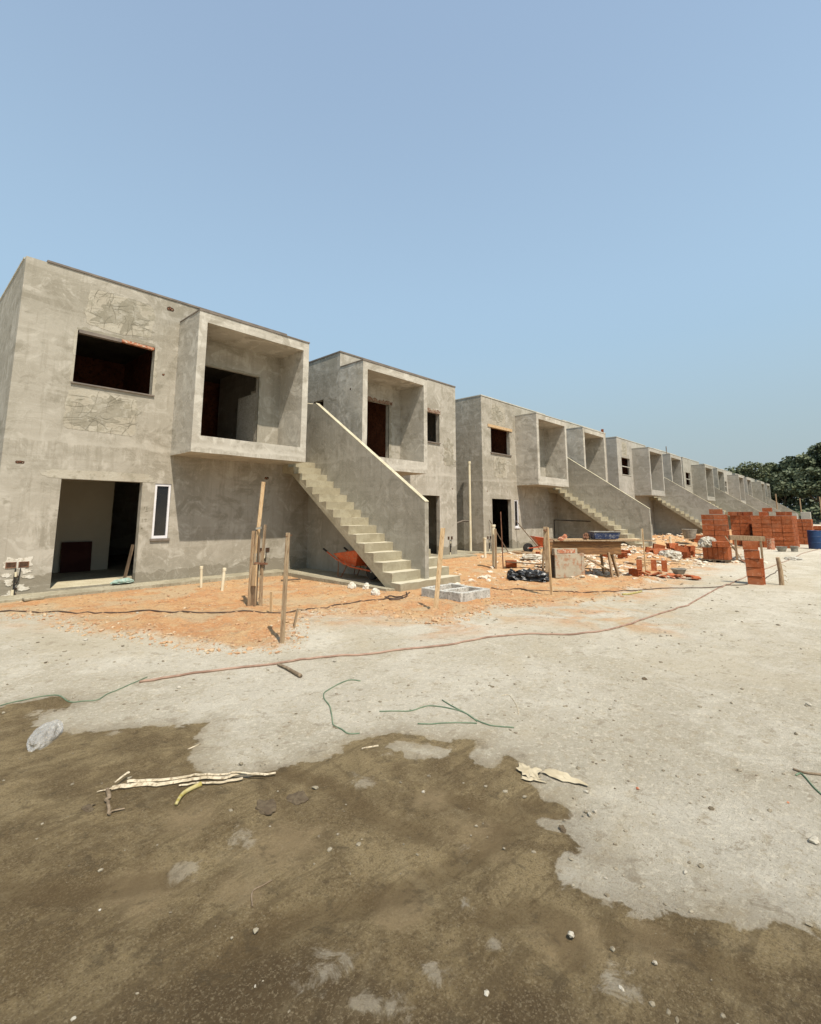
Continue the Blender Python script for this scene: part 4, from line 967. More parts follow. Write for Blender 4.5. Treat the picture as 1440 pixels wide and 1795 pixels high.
# log post with wire
z = G(13.83, 1.63); t = thing('log_post', 'short log post with wire hooks right of the brick column', 'post', (13.83, 1.63, z))
m = MB().tube([(0, 0, -0.1), (0.01, 0.0, 0.3), (-0.02, 0.02, 0.6)], [0.05, 0.045, 0.042], 9); o = m.build('shaft', M_WOOD, t); roughen(o, 0.008, 14, 3)
for i in range(4): MB().tube([(0.02, -0.02, 0.12+i*0.11), (0.06, -0.08, 0.1+i*0.11), (0.03, -0.1, 0.07+i*0.11)], 0.009, 5).build('wire_hook', M_STICK, t)
# nailed board post (px 442,1070)
z = G(4.27, 7.38); t = thing('board_post', 'tall clump of nailed boards with a batten rising above the others', 'post', (4.27, 7.38, z))
def nb(a, b, w, th, mat, roll, name='board'):
    o = MB().bar(a, b, w, th, roll).build(name, mat, t, bevel=0.002); return o
s_ = Vector((0.685, -0.728, 0))    # unit vector running right across the view
def sp_(u, d, z_): return (s_.x*u+0.728*d, s_.y*u+0.685*d, z_)
nb(sp_(-0.075, 0.02, -0.1), sp_(-0.05, 0.0, 1.18), 0.055, 0.03, M_WOOD, -0.8)
nb(sp_(0.0, 0.0, 0.82), sp_(0.075, 0.0, 1.98), 0.062, 0.02, M_PINE, -0.8, 'batten')
nb(sp_(-0.005, -0.02, 0.4), sp_(0.0, -0.01, 1.25), 0.075, 0.02, M_WOOD, -0.8)
nb(sp_(0.012, -0.05, -0.1), sp_(0.012, -0.035, 0.66), 0.13, 0.02, M_WOOD, -0.8)
nb(sp_(0.012, -0.075, 0.32), sp_(0.012, -0.06, 0.64), 0.125, 0.02, M_PINE, -0.8)
nb(sp_(0.115, 0.0, -0.1), sp_(0.10, 0.02, 0.85), 0.05, 0.035, M_WOOD, -0.8)
nb(sp_(0.10, 0.03, 0.5), sp_(0.12, 0.05, 1.28), 0.095, 0.02, M_WOOD, -0.8)
nb(sp_(0.035, 0.0, -0.05), sp_(0.045, 0.0, 1.1), 0.03, 0.03, M_DARKW, -0.8)
MB().bar(sp_(-0.0, -0.05, 1.215), sp_(0.09, -0.05, 1.235), 0.02, 0.03).build('cleat', M_GREYP, t)
MB().bar(sp_(0.0, -0.05, 0.67), sp_(0.2, 0.0, 0.655), 0.04, 0.03).build('cleat', M_RUST, t)

def pvc(x, y, h, r, label, dx=0.0, cap=True, g='cream plastic pipe stubs'):
    z = G(x, y); t = thing('pipe_stub', label, 'pipe', (x, y, z), 0, g)
    MB().tube([(0, 0, -0.08), (dx, 0, h)], r, 14).build('pipe', M_PVC, t, smooth=False)
    if cap: MB().lathe([(r*1.25, h-0.05), (r*1.25, h), (r*1.05, h+0.004), (r*0.8, h-0.03), (0.0, h-0.035)], 14, (dx, 0, 0)).build('socket', M_PVC, t)
    return t
pvc(4.45, 9.65, 0.40, 0.025, 'left cream pipe stub standing below the wet wall base', -0.02)
pvc(4.62, 9.15, 0.42, 0.028, 'right cream pipe stub left of the board post', 0.03)
pvc(13.95, 9.55, 0.66, 0.045, 'thick cream pipe stub at the corner of the nearest building')
pvc(11.55, 7.62, 1.14, 0.052, 'tall cream pipe stub beside the brown stake', 0.0)
pvc(23.5, 6.5, 0.5, 0.04, 'far cream pipe stub by the spoil heap before the third building')
# downpipe in the gap
t = thing('downpipe', 'tall white downpipe standing in the gap between the first two buildings', 'pipe', (15.9, 11.55, 0.142))
MB().tube([(0, 0, 0), (0, 0, 3.45)], 0.05, 14).build('pipe', M_PVC, t)
MB().lathe([(0.062, 3.40), (0.062, 3.5), (0.05, 3.5), (0.048, 3.42), (0, 3.42)], 14).build('socket', M_PVC, t)
MB().tube([(0.0, 0, 1.15), (-0.1, 0.3, 1.15), (-0.3, 0.5, 1.05)], 0.035, 10).build('branch_pipe', M_COP, t)
# leaning rods / tool handles
def leaner(a, b, r, mat, label, name='tool_handle'):
    a = Vector(a); b = Vector(b)-a
    o = MB().tube([(0, 0, 0), b*0.5, b], r, 7).build(name, mat, None, a); return tag(o, label, 'handle', 'tool handles leaned on the second building')
leaner((16.6, 10.3, 0.12), (16.45, 11.02, 1.33), 0.018, M_DARKW, 'dark tool handle leaning left of the second doorway')
leaner((18.55, 10.0, 0.12), (18.42, 11.02, 1.3), 0.018, M_DARKW, 'dark tool handle leaning under the slit window of the second building')
# board leaning inside the doorway
o = MB().box(-0.31, -0.01, 0, 0.31, 0.01, 0.70).build('wall_panel', mottle('dark_red_board', (0.05, 0.016, 0.012), (0.07, 0.024, 0.018), None, 3, 20, 0.002), None, (3.36, 13.93, 0.175)); o.rotation_euler = (R(-6), 0, 0)
tag(o, 'dark red board leaning on the back wall inside the wide doorway', 'board')
o = MB().bar((0, 0, 0), (0.12, 0.02, 0.72), 0.09, 0.02).build('plank', M_DARKW, None, (3.58, 11.25, 0.18)); tag(o, 'short plank leaning on the right jamb of the wide doorway', 'plank')
crumple('plastic_scrap', (3.5, 11.03, 0.175), 0.16, 0.05, 0.05, mottle('teal_netting', (0.22, 0.32, 0.27), (0.34, 0.40, 0.34), None, 20, 50, 0.003), 'greenish crumpled net on the sill of the wide doorway', 'netting', 4, 0.1, 3, 0.5, 3)
tag(MB().box(-0.14, -0.1, 0, 0.14, 0.1, 0.05).build('rubble_lump', M_SLAB, None, (1.95, 10.42, 0.10), bevel=0.012), 'dark flat mortar lump against the pavement edge at far left', 'lump')
for i, (x, y) in enumerate(((6.60, 7.70), (6.85, 7.55), (6.35, 6.75))):
    tag(crumple('plaster_lump', (x, y), 0.075, 0.06, 0.08, M_WHITEP, '', 'lump', 20+i, i, 3, 0.3), ['left white plaster lump by the pavement under the stair', 'right white plaster lump by the pavement under the stair', 'small white lump before the nearest stair foot'][i], 'lump')
tag(MB().bar((0, 0, 0), (0.35, -0.2, 0.01), 0.12, 0.02).build('plank', M_DARKW, None, (6.0, 9.3, G(6, 9.3)+0.03)), 'short dark plank by the pavement edge left of the stair', 'plank')
tag(MB().bar((0, 0, 0), (-1.3, -3.6, 0.02), 0.10, 0.04, 0.6).build('plank', M_WOOD, None, (16.6, 10.1, 0.16)), 'long thin plank lying in front of the second doorway', 'plank')

# concrete block frame (inspection pit)
t = thing('block_frame', 'open rectangular frame of grey concrete blocks beside the stair foot', 'block frame', (0, 0, 0))
P0_, P1_, P2_, P3_ = Vector((7.05, 6.27)), Vector((7.01, 5.32)), Vector((7.82, 5.25)), Vector((7.96, 6.27))
fz0, fz1 = -0.03, 0.18
def course(a, b, nblk, w, name='block'):
    d = (b-a); L = d.length/nblk; u = d.normalized(); nrm = Vector((-u.y, u.x))
    for i in range(nblk):
        p = a+u*(L*i+0.004); q_ = a+u*(L*(i+1)-0.004)
        zt = fz1+random.uniform(-.006, .006)
        vs = [(*p, fz0), (*q_, fz0), (*(q_+nrm*w), fz0), (*(p+nrm*w), fz0)]; vs += [(v[0], v[1], zt) for v in vs]
        o = MB().add(vs, [(0,3,2,1),(4,5,6,7),(0,1,5,4),(1,2,6,5),(2,3,7,6),(3,0,4,7)]).build(name, M_BLOCK, t, bevel=0.006); roughen(o, 0.005, 13, i)
course(P0_, P1_, 3, 0.09); course(P1_+Vector((0.092, 0)), P2_-Vector((0.092, 0)), 2, 0.09); course(P2_, P3_, 3, 0.09); course(P3_-Vector((0.095, 0)), P0_+Vector((0.095, 0)), 2, 0.09)
course(Vector((7.15, 5.76)), Vector((7.80, 5.72)), 2, 0.07, 'divider')
MB().box(7.12, 5.38, -0.02, 7.82, 6.2, 0.02).build('pit_floor', M_CLOD, t)

# ------------------------------------------------------------------ wheelbarrows
def wheelbarrow(label, x, y, z, rz):
    """wheel towards +x, handles towards -x"""
    t = thing('wheelbarrow', label, 'wheelbarrow', (x, y, z), rz, 'orange wheelbarrows')
    top = [(-0.42, -0.30, .50), (0.45, -0.26, .62), (0.45, 0.26, .62), (-0.42, 0.30, .50)]
    bot = [(-0.22, -0.17, .26), (0.18, -0.13, .26), (0.18, 0.13, .26), (-0.22, 0.17, .26)]
    m = MB(); ti = [(a*0.97, b*0.96, c-0.002) for a, b, c in top]; bi = [(a*0.97, b*0.95, c+0.012) for a, b, c in bot]
    m.v = [Vector(p) for p in top+bot+ti+bi]
    m.f = [(4, 5, 6, 7), (12, 15, 14, 13)]
    for i in range(4):
        j = (i+1) % 4; m.f += [(i, j, 4+j, 4+i), (8+i, 12+i, 12+j, 8+j), (i, 8+i, 8+j, j)]
    m.build('tray', M_ORM, t)
    m = MB(); m.tube([Vector(p) for p in top+[top[0]]], 0.012, 6); m.build('tray_rim', M_ORM, t)
    for s in (-1, 1):
        MB().tube([(0.62, s*0.06, 0.19), (0.1, s*0.2, 0.25), (-0.35, s*0.27, 0.38), (-0.85, s*0.29, 0.58)], 0.017, 7).build('handle', M_ORM, t)
        MB().tube([(-0.72, s*0.285, 0.53), (-0.87, s*0.291, 0.59)], 0.023, 8).build('grip', M_BLK, t)
        MB().tube([(-0.05, s*0.2, 0.26), (-0.22, s*0.22, 0.01), (-0.36, s*0.22, 0.01), (-0.3, s*0.25, 0.35)], 0.012, 6).build('leg', M_RUST, t)
    w = MB().lathe([(0.10, -0.045), (0.17, -0.045), (0.19, -0.02), (0.19, 0.02), (0.17, 0.045), (0.10, 0.045)], 22).build('wheel', M_BLK, t)
    w.location = (0.62, 0, 0.19); w.rotation_euler = (R(90), 0, 0)
    MB().lathe([(0.02, -0.05), (0.11, -0.03), (0.11, 0.03), (0.02, 0.05)], 18).build('rim', M_GREYP, w)
    return t
wheelbarrow('orange wheelbarrow parked in the shade under the nearest stair', 7.42, 8.55, 0.145, R(-95))
w2 = wheelbarrow('orange wheelbarrow standing against the wall of the second building', 17.0, 9.0, 0.13, R(138))

# ------------------------------------------------------------------ rough work table (px 955..1100)
TR = R(-46.5)
zt = G(11.7, 5.35)
t = thing('work_table', 'rough timber trestle table with deep brown side board', 'table', (11.86, 5.25, zt), TR)
MB().box(-0.86, -0.02, 0.50, 0.92, 0.012, 0.80).build('side_board', M_BOARD, t, bevel=0.003)
MB().box(-0.80, 0.62, 0.52, 0.92, 0.65, 0.80).build('side_board', M_BOARD, t)
for i, (a, b, z_) in enumerate(((-0.8, 1.3, .815), (-0.5, 1.5, .84), (-0.75, 1.1, .815))):
    o = MB().box(a, 0.0+0.22*i, z_, b, 0.2+0.22*i, z_+0.022).build('top_plank', M_WOOD if i != 1 else M_PINE, t); o.rotation_euler = (0, R(-1.0+i), 0)
MB().box(-0.72, -0.10, 0.82, 1.72, 0.03, 0.845).build('top_plank', M_WOOD, t)
MB().bar((0.66, -0.03, -0.02), (0.60, -0.03, 0.55), 0.075, 0.04).build('leg', M_WOOD, t)
MB().bar((0.86, 0.1, -0.02), (0.70, 0.05, 0.55), 0.075, 0.04).build('leg', M_WOOD, t)
MB().bar((0.7, 0.6, -0.02), (0.66, 0.6, 0.55), 0.075, 0.04).build('leg', M_WOOD, t)
MB().bar((-0.85, 0.6, -0.02), (-0.8, 0.6, 0.55), 0.075, 0.04).build('leg', M_WOOD, t)
MB().bar((-0.78, 0.04, -0.02), (-0.76, 0.04, 0.52), 0.075, 0.04).build('leg', M_DARKW, t)
MB().bar((0.80, 0.12, 0.02), (-0.1, 0.06, 0.52), 0.11, 0.03).build('brace', M_WOOD, t)
def tw(u, d, z_=0.0):
    v = Matrix.Rotation(TR, 3, 'Z') @ Vector((u, d, 0)); return (11.86+v.x, 5.25+v.y, zt+z_)
# blue tub on it
t = thing('mortar_tub', 'scuffed blue plastic tub on the right end of the work table', 'tub', tw(0.62, 0.22, 0.868), TR)
m = MB(); T_ = [(-.33, -.2, .17), (.33, -.2, .17), (.33, .2, .17), (-.33, .2, .17)]; B_ = [(-.28, -.16, 0), (.28, -.16, 0), (.28, .16, 0), (-.28, .16, 0)]
m.v = [Vector(p) for p in T_+B_]+[Vector((a*.95, b*.93, c-.001)) for a, b, c in T_]+[Vector((a*.95, b*.93, c+.01)) for a, b, c in B_]
m.f = [(4, 5, 6, 7), (12, 15, 14, 13)]
for i in range(4):
    j = (i+1) % 4; m.f += [(i, j, 4+j, 4+i), (8+i, 12+i, 12+j, 8+j), (i, 8+i, 8+j, j)]
m.build('body', M_TUB, t); MB().tube([Vector(p) for p in T_+[T_[0]]], 0.011, 6).build('rim', M_GREYP, t)
o = crumple('rusty_wire', tw(0.2, 0.3, 0.85), 0.09, 0.05, 0.09, M_RUST, 'rusty lump of wire on the middle of the work table', 'scrap', 30, 0, 3, 0.5, 3)
o = crumple('mortar_lump', tw(-0.35, 0.3, 0.85), 0.05, 0.05, 0.07, M_REDBITS, 'small brick lump on the left of the work table', 'lump', 31, 0, 3, 0.4, 3)
o = crumple('mortar_lump', tw(-0.55, -0.06, 0.84), 0.05, 0.05, 0.05, M_REDBITS, 'brick lump at the front edge of the work table', 'lump', 32, 0, 3, 0.4, 3)
# precast concrete box in front of it
z = G(11.5, 5.4); t = thing('concrete_box', 'grey precast concrete box with a reddish lid standing before the work table', 'concrete box', (11.49, 5.45, z), R(-38))
MB().box(-0.37, -0.03, -0.02, 0.30, 0.02, 0.54).build('panel', M_CONC, t, bevel=0.004)
MB().box(0.302, -0.035, -0.02, 0.38, 0.40, 0.55).build('panel', M_CONC, t, bevel=0.004)
MB().box(-0.37, 0.40, -0.02, 0.30, 0.45, 0.54).build('panel', M_CONC, t, bevel=0.004)
MB().box(-0.35, 0.03, 0.5, 0.24, 0.38, 0.66).build('lid', M_CONC, t, bevel=0.004)
MB().box(-0.28, 0.02, 0.55, 0.18, 0.028, 0.64).build('lid_face', M_REDBITS, t)

# ------------------------------------------------------------------ clay blocks
def brick_mesh(L=0.381, W=0.136, H=0.181, name='clay_block'):
    m = MB(); hx = L/2
    m.add([(-hx, -W/2, 0), (hx, -W/2, 0), (hx, W/2, 0), (-hx, W/2, 0), (-hx, -W/2, H), (hx, -W/2, H), (hx, W/2, H), (-hx, W/2, H)],
          [(0, 3, 2, 1), (4, 5, 6, 7), (0, 1, 5, 4), (2, 3, 7, 6)])
    holes = []
    for i in range(2):
        for j in range(3):
            a = -W/2+0.014+i*(W-0.014)/2; b = 0.014+j*(H-0.014)/3
            holes.append((a, a+(W-0.014)/2-0.014, b, b+(H-0.014)/3-0.014))
    for s in (-1, 1):
        us = sorted(set([-W/2, W/2]+[h[i] for h in holes for i in (0, 1)])); zs = sorted(set([0, H]+[h[i] for h in holes for i in (2, 3)]))
        for a, b in zip(us, us[1:]):
            for c, d in zip(zs, zs[1:]):
                ins = any(h[0] < (a+b)/2 < h[1] and h[2] < (c+d)/2 < h[3] for h in holes)
                x = s*hx
                if not ins: m.add([(x, a, c), (x, b, c), (x, b, d), (x, a, d)], [(0, 1, 2, 3)])
                else:
                    xi = s*(hx-0.06)
                    m.add([(x, a, c), (x, b, c), (x, b, d), (x, a, d), (xi, a, c), (xi, b, c), (xi, b, d), (xi, a, d)], [(4, 5, 6, 7), (0, 1, 5, 4), (1, 2, 6, 5), (2, 3, 7, 6), (3, 0, 4, 7)])
    o = m.build(name, M_BRICK, weld=True); me = o.data; bpy.data.objects.remove(o); return me
BM = brick_mesh(); BS = brick_mesh(0.285, 0.136, 0.182)
def brick(loc, rot, label, group, mesh=None, name='clay_block', cat='brick'):
    o = bpy.data.objects.new(name, mesh or BM); COL.objects.link(o); o.location = loc; o.rotation_euler = rot
    return tag(o, label, cat, group)
rb = random.Random(4)
def jit(a): return rb.uniform(-a, a)
# P1 : tall stack, two long, three deep, eight high
for kx in range(3):
    for ky in range(2):
        for kz in range(8):
            brick((21.33+0.145*kx+jit(.006), 4.16+0.395*ky+jit(.008), 0.05+0.1925*kz-0.03), (0, 0, R(90)+jit(.02)), 'red clay block in the tall narrow stack behind the pallet stack', 'blocks of the tall narrow stack')
for i, (x, y) in enumerate(((21.4, 4.30), (21.55, 4.30))):
    brick((x, y, 1.57), (0, 0, R(90)), 'red clay block lying on top of the tall narrow stack', 'blocks on top of the tall narrow stack')
# P0 : upright blocks on a pallet
t = thing('wooden_pallet', 'dark wooden pallet under the low stack of upright blocks', 'pallet', (18.73, 3.52, G(18.9, 3.9)))
for i in range(3): MB().box(0.0, 0.02+0.34*i, 0, 0.66, 0.10+0.34*i, 0.07).build('bearer', M_DARKW, t)
for i in range(4): MB().box(0.01+0.17*i, 0, 0.071, 0.13+0.17*i, 0.82, 0.09).build('deck_board', M_DARKW, t)
zp = G(18.9, 3.9)+0.092
for kx in range(3):
    for ky in range(5):
        brick((18.84+0.2*kx, 3.60+0.146*ky, zp+0.195), (0, R(90), jit(.03)), 'red clay block standing on end in the low pallet stack', 'upright blocks of the pallet stack')
        bpy.context.view_layer
for kx, ky, h in ((0, 0, 0), (1, 0, 0), (1, 1, 0), (2, 1, 0), (0, 1, .0)):
    brick((18.85+0.16*kx, 3.66+0.16*ky, zp+0.40+0.19*h), (0, 0, R(90)+jit(.15)), 'red clay block laid on top of the low pallet stack', 'blocks on top of the pallet stack', BS)
crumple('cement_sack', (18.95, 4.12, zp+0.40), 0.17, 0.22, 0.19, M_SACK, 'crumpled pale sack on top of the low pallet stack', 'sack', 41, 0.2, 4, 0.4, 2.4)
# P2, P3 : long stacks; the blocks of their visible faces are individuals
def stack_face(x, y0, ncol, lab, grp, zb):
    for ky in range(ncol):
        for kz in range(8):
            brick((x+0.07+jit(.008), y0+0.2+0.395*ky, zb+0.1925*kz), (0, 0, R(90)+jit(.015)), lab, grp)
stack_face(29.92, 4.59, 2, 'red clay block in the near face of the middle stack', 'near face of the middle stack', 0.0)
stack_face(29.24, 2.80, 4, 'red clay block in the near face of the wide stack by the blue barrel', 'near face of the wide stack', -0.02)
for (x, y, z_, r_) in ((30.1, 5.0, 1.53, 0.3), (30.4, 4.8, 1.53, 1.2), (29.6, 3.9, 1.52, 1.57), (29.6, 3.75, 1.71, 1.4), (29.6, 3.0, 1.52, 1.57), (29.45, 3.2, 1.52, 1.3), (30.3, 4.65, 1.53, 1.57), (29.9, 5.25, 1.53, 1.5)):
    brick((x, y, z_), (0, 0, r_), 'loose red clay block lying on top of the long stacks', 'blocks lying on the long stacks')
m = MB()
def fill(x0, y0, nx_, ny_, nz_, zb=0.0):
    for i in range(nx_):
        for j in range(ny_):
            for k in range(nz_):
                if 0 < i < nx_-1 and 0 < j < ny_-1 and k < nz_-1: continue
                a = x0+0.145*i+jit(.006); b = y0+0.395*j+jit(.008); c = zb+0.1925*k
                m.box(a, b, c, a+0.135, b+0.382, c+0.180)
fill(30.07, 4.59, 7, 2, 8); fill(29.39, 2.80, 13, 4, 8, -0.02)
fill(33.97, 2.45, 7, 2, 7); fill(36.0, 1.75, 6, 2, 5); fill(33.0, 4.4, 8, 3, 8); fill(27.2, 5.3, 4, 3, 3, 0.0)
tag(m.build('stacked_blocks', M_BRICK), kind='stuff', label='mass of red clay blocks filling the long stacks behind their near faces')
# upright square column of short blocks
zc = G(13.45, 2.05)
for i in range(5):
    brick((13.52-0.012*i, 2.06+0.006*i+jit(.005), zc-0.01+0.1925*i), (0, 0, R(98)+jit(.06)), ['lowest', 'second', 'middle', 'fourth', 'topmost'][i]+' clay block of the slim brick column', 'blocks of the slim column', BS)
    if i in (0, 1, 2): brick((13.66, 2.04, zc-0.01+0.1925*i), (0, 0, R(95)+jit(.04)), ['lowest', 'second', 'third'][i]+' rear clay block of the slim brick column', 'blocks of the slim column', BS)
brick((28.6, 11.14, 6.333), (0, 0, 0.4), 'clay block lying on the parapet where the second building ends', None)
# loose blocks standing round the tile heap
LB = [((14.30, 4.78), 'upright', 'tall upright block at the left of the tile heap'), ((14.40, 4.44), 'upright', 'second upright block behind the tile heap'),
      ((14.55, 4.22), 'upright', 'third upright block, rightmost behind the tile heap'), ((13.05, 4.47), 'half', 'pale half block at the left end of the tile heap')]
for (x, y), how, lb in LB:
    brick((x, y, G(x, y)+(0.14 if how == 'upright' else 0)), (0, R(90) if how == 'upright' else 0, 0.3 if how == 'upright' else 1.2), 'red clay '+lb if 'pale' not in lb else lb, 'blocks standing round the tile heap', BS)
brick((11.97, 7.35, G(11.97, 7.35)), (0, 0, R(-50)), 'red clay block lying right of the brown stake and pipe stub', None, BS)
brick((15.4, 8.4, 0.12), (0, 0, 0.4), 'small red clay block before the second doorway', None, BS)
# broken tiles heap
for i in range(17):
    u = i/16; x = 13.15+0.35*u+jit(.12); y = 4.35-1.15*u+jit(.06)
    o = MB().box(-rb.uniform(.06, .13), -rb.uniform(.05, .09), 0, rb.uniform(.06, .13), rb.uniform(.05, .09), rb.uniform(.02, .04)).build('broken_tile', M_BRICK if i % 3 else M_REDBITS, None, (x, y, G(x, y)+0.01+0.03*(i % 3)), bevel=0.004)
    o.rotation_euler = (jit(.35), jit(.35), jit(1.5)); tag(o, 'broken red tile piece in the low heap before the mortar basin', 'tile', 'broken tiles of the low heap')
# tumbled blocks left of the pallet
for i in range(22):
    x = 18.1+rb.random()*2.2; y = 4.75+rb.random()*1.15
    lv = 0 if i < 13 else 1
    if lv: x = 18.9+rb.random()*1.1; y = 4.8+rb.random()*.6
    brick((x, y, G(x, y)+0.02+0.19*lv), (jit(.25)+(R(90) if i % 4 == 0 else 0), jit(.25), rb.random()*3), 'tumbled red clay block in the pile left of the pallet stack', 'tumbled blocks left of the pallet stack')
for i in range(7):
    x = 16.8+rb.random()*2; y = 6.0+rb.random()*1.6
    brick((x, y, G(x, y)), (jit(.3), jit(.3), rb.random()*3), 'half buried clay block on the spoil before the third building', 'half buried blocks', BS)

# boards and offcuts lying about between the table and the stacks
PL = [(13.3, 5.9, 1.4, 0.3, .12), (13.0, 6.6, 1.1, -0.5, .1), (15.0, 6.0, 1.6, 2.6, .1), (15.9, 5.4, 0.9, 0.9, .14), (16.6, 5.0, 1.3, 2.2, .09), (12.2, 7.0, 1.2, 2.5, .1),
      (20.0, 5.0, 1.2, 0.4, .12), (17.2, 7.4, 1.5, 2.9, .1), (22.0, 5.8, 1.7, 2.7, .12), (23.0, 7.6, 1.4, 0.2, .1), (12.9, 5.35, 0.8, 2.2, .08), (14.6, 7.2, 1.3, 0.1, .1), (27.0, 5.0, 1.6, 2.4, .14), (24.8, 5.4, 1.5, 1.9, .12)]
for i, (x, y, L_, a_, w_) in enumerate(PL):
    d_ = Vector((math.cos(a_), math.sin(a_), 0))*L_/2; z_ = G(x, y)+0.04+0.02*(i % 3)
    o = MB().bar(-d_, d_+Vector((0, 0, 0.05*(i % 3))), w_, 0.025, 0).build('scrap_board', [M_WOOD, M_DARKW, M_PINE, M_BOARD][i % 4], None, (x, y, z_), bevel=0.003)
    o.rotation_euler = (0, 0, 0)
    tag(o, 'scrap board lying on the rubble between the work table and the brick stacks', 'board', 'scrap boards on the rubble')

# ------------------------------------------------------------------ vessels
def basin(x, y, r, h, mat, label, cat, taper=0.65, z=None, rim=True, name='basin'):
    z = G(x, y) if z is None else z; t = thing(name, label, cat, (x, y, z))
    MB().lathe([(r*taper, 0), (r*0.85, h*0.5), (r, h), (r*0.95, h), (r*0.8, h*0.5), (r*taper*0.93, 0.012), (0, 0.012)], 22).build('bowl', mat, t)
    if rim: MB().tube([(r*math.cos(a*math.pi/11), r*math.sin(a*math.pi/11), h) for a in range(23)], 0.011, 6, cap=False).build('rim', mat, t)
    return t
basin(14.45, 3.85, 0.18, 0.13, M_GREYP, 'round grey mortar basin behind the tile heap', 'basin')
basin(26.55, 3.0, 0.20, 0.2, M_GREYP, 'wide grey basin before the wide brick stack', 'basin')
basin(26.9, 2.6, 0.15, 0.22, M_GREYP, 'small grey bucket beside the basin before the wide stack', 'bucket', 0.8, name='bucket')
basin(26.4, 6.45, 0.33, 0.42, M_GREYP, 'large grey tub on the spoil left of the brick stacks', 'tub', 0.7, 0.45, name='tub')
t = thing('barrel', 'blue plastic barrel at the right end of the brick stacks', 'barrel', (29.85, 2.06, G(29.85, 2.06)))
t.scale = (0.84, 0.84, 0.95)
MB().lathe([(0.33, 0), (0.35, 0.03), (0.355, 0.28), (0.365, 0.30), (0.355, 0.32), (0.355, 0.58), (0.365, 0.6), (0.355, 0.62), (0.35, 0.85), (0.33, 0.87), (0.32, 0.87), (0.31, 0.7), (0.31, 0.1), (0, 0.1)], 32).build('body', M_BLUE, t, smooth=False)
MB().tube([(0.345*math.cos(a*math.pi/16), 0.345*math.sin(a*math.pi/16), 0.872) for a in range(33)], 0.014, 6, cap=False).build('rim', M_BLUE, t)
# beam on two props, shovel
t = thing('prop_beam', 'grey timber beam propped level behind the slim brick column', 'beam', (0, 0, 0))
a = Vector((19.3, 3.55, 0.80)); b = Vector((19.95, 2.68, 0.76))
MB().bar(a, b, 0.09, 0.15, 0.1).build('beam', M_WOOD, t)
MB().bar((19.4, 3.4, 0), (19.4, 3.4, 0.73), 0.06, 0.06).build('prop', M_WOOD, t); MB().bar((19.88, 2.78, 0), (19.88, 2.78, 0.7), 0.06, 0.06).build('prop', M_WOOD, t)
t = thing('shovel', 'shovel leaning with its blade on the white sack', 'shovel', (0, 0, 0))
p0 = Vector((19.4, 3.25, 0.06)); p1 = Vector((19.75, 3.75, 0.82))
MB().tube([p0, p1], 0.02, 7).build('handle', M_WOOD, t)
m = MB(); m.v = [Vector((19.25, 3.15, .01)), Vector((19.45, 3.02, .01)), Vector((19.52, 3.2, .09)), Vector((19.33, 3.32, .09))]; m.v += [v+Vector((0, 0, .006)) for v in m.v[:4]]
m.f = [(0, 1, 2, 3), (4, 5, 6, 7), (0, 1, 5, 4), (1, 2, 6, 5), (2, 3, 7, 6), (3, 0, 4, 7)]; m.build('blade', M_RUST, t)
basin(28.0, 3.55, 0.16, 0.5, M_REDBITS, 'reddish clay pipe standing before the wide stack', 'pipe', 0.95, rim=False, name='clay_pipe')
# far concrete pillars behind the stacks
for i, (x, y, h, lb) in enumerate(((55, 5.2, 1.6, 'left grey concrete pillar behind the brick stacks'), (56, 4.35, 1.75, 'right wider grey concrete pillar behind the brick stacks'))):
    o = MB().box(-.25, -.35, -.2, .25, .35, h).build('concrete_pillar', M_FAR, None, (x, y, 0.1), bevel=0.02); tag(o, lb, 'pillar', 'concrete pillars behind the stacks')
for i, (x, y, h) in enumerate(((75, 8.5, 4.2), (82, 6.8, 3.8), (84, 4.9, 4.0))):
    o = MB().tube([(0, 0, 0), (0.03, 0, h)], 0.07, 6).build('thin_post', M_WOOD, None, (x, y, 0)); tag(o, ['left', 'middle', 'right'][i]+' thin post standing before the dark trees', 'post', 'thin posts before the trees')

# ------------------------------------------------------------------ crumbs and rubble nobody could count
bm = bmesh.new(); bmesh.ops.create_icosphere(bm, subdivisions=1, radius=1.0)
IV = [v.co.copy() for v in bm.verts]; IF = [tuple(x.index for x in f.verts) for f in bm.faces]; bm.free()
def crumbs(name, pts, mat, label):
    vs = []; fs = []
    for (x, y, r, sq) in pts:
        z = G(x, y)+r*sq*0.2; o_ = len(vs); a = rb.random()*6.28; c, s = math.cos(a), math.sin(a); kx = rb.uniform(.7, 1.5)
        for v in IV:
            k = r*rb.uniform(.65, 1.15); px, py = v.x*kx*k, v.y*k
            vs.append((x+px*c-py*s, y+px*s+py*c, z+v.z*k*sq))
        fs += [tuple(i+o_ for i in f) for f in IF]
    me_ = bpy.data.meshes.new(name); me_.from_pydata(vs, [], fs); me_.materials.append(mat)
    o = bpy.data.objects.new(name, me_); COL.objects.link(o); tag(o, label, kind='stuff'); return o
pts = []; tries = 0
while len(pts) < 9000 and tries < 90000:
    tries += 1
    if tries % 2: x = rb.uniform(1.2, 9.5); y = rb.uniform(4.2, 10.6)
    else: x = rb.uniform(1.2, 30); y = rb.uniform(3.2, 10.6)
    s_o = sdf(ORANGE, x, y)
    if s_o < -0.25 or (6.8 < x < 9.05 and y > 6.6): continue
    edge = math.exp(-(s_o/0.28)**2)
    if rb.random() > 0.22+0.78*edge+0.3*max(0, noise.noise(Vector((x*1.3, y*1.3, 0)))): continue
    r = (0.004+0.019*rb.random()**6)*(1+0.5*edge)*(1+x/18)
    pts.append((x, y, r, 0.6))
crumbs('soil_crumbs', pts, M_SOILC, 'loose orange soil crumbs over the spoil bank')
pts = []
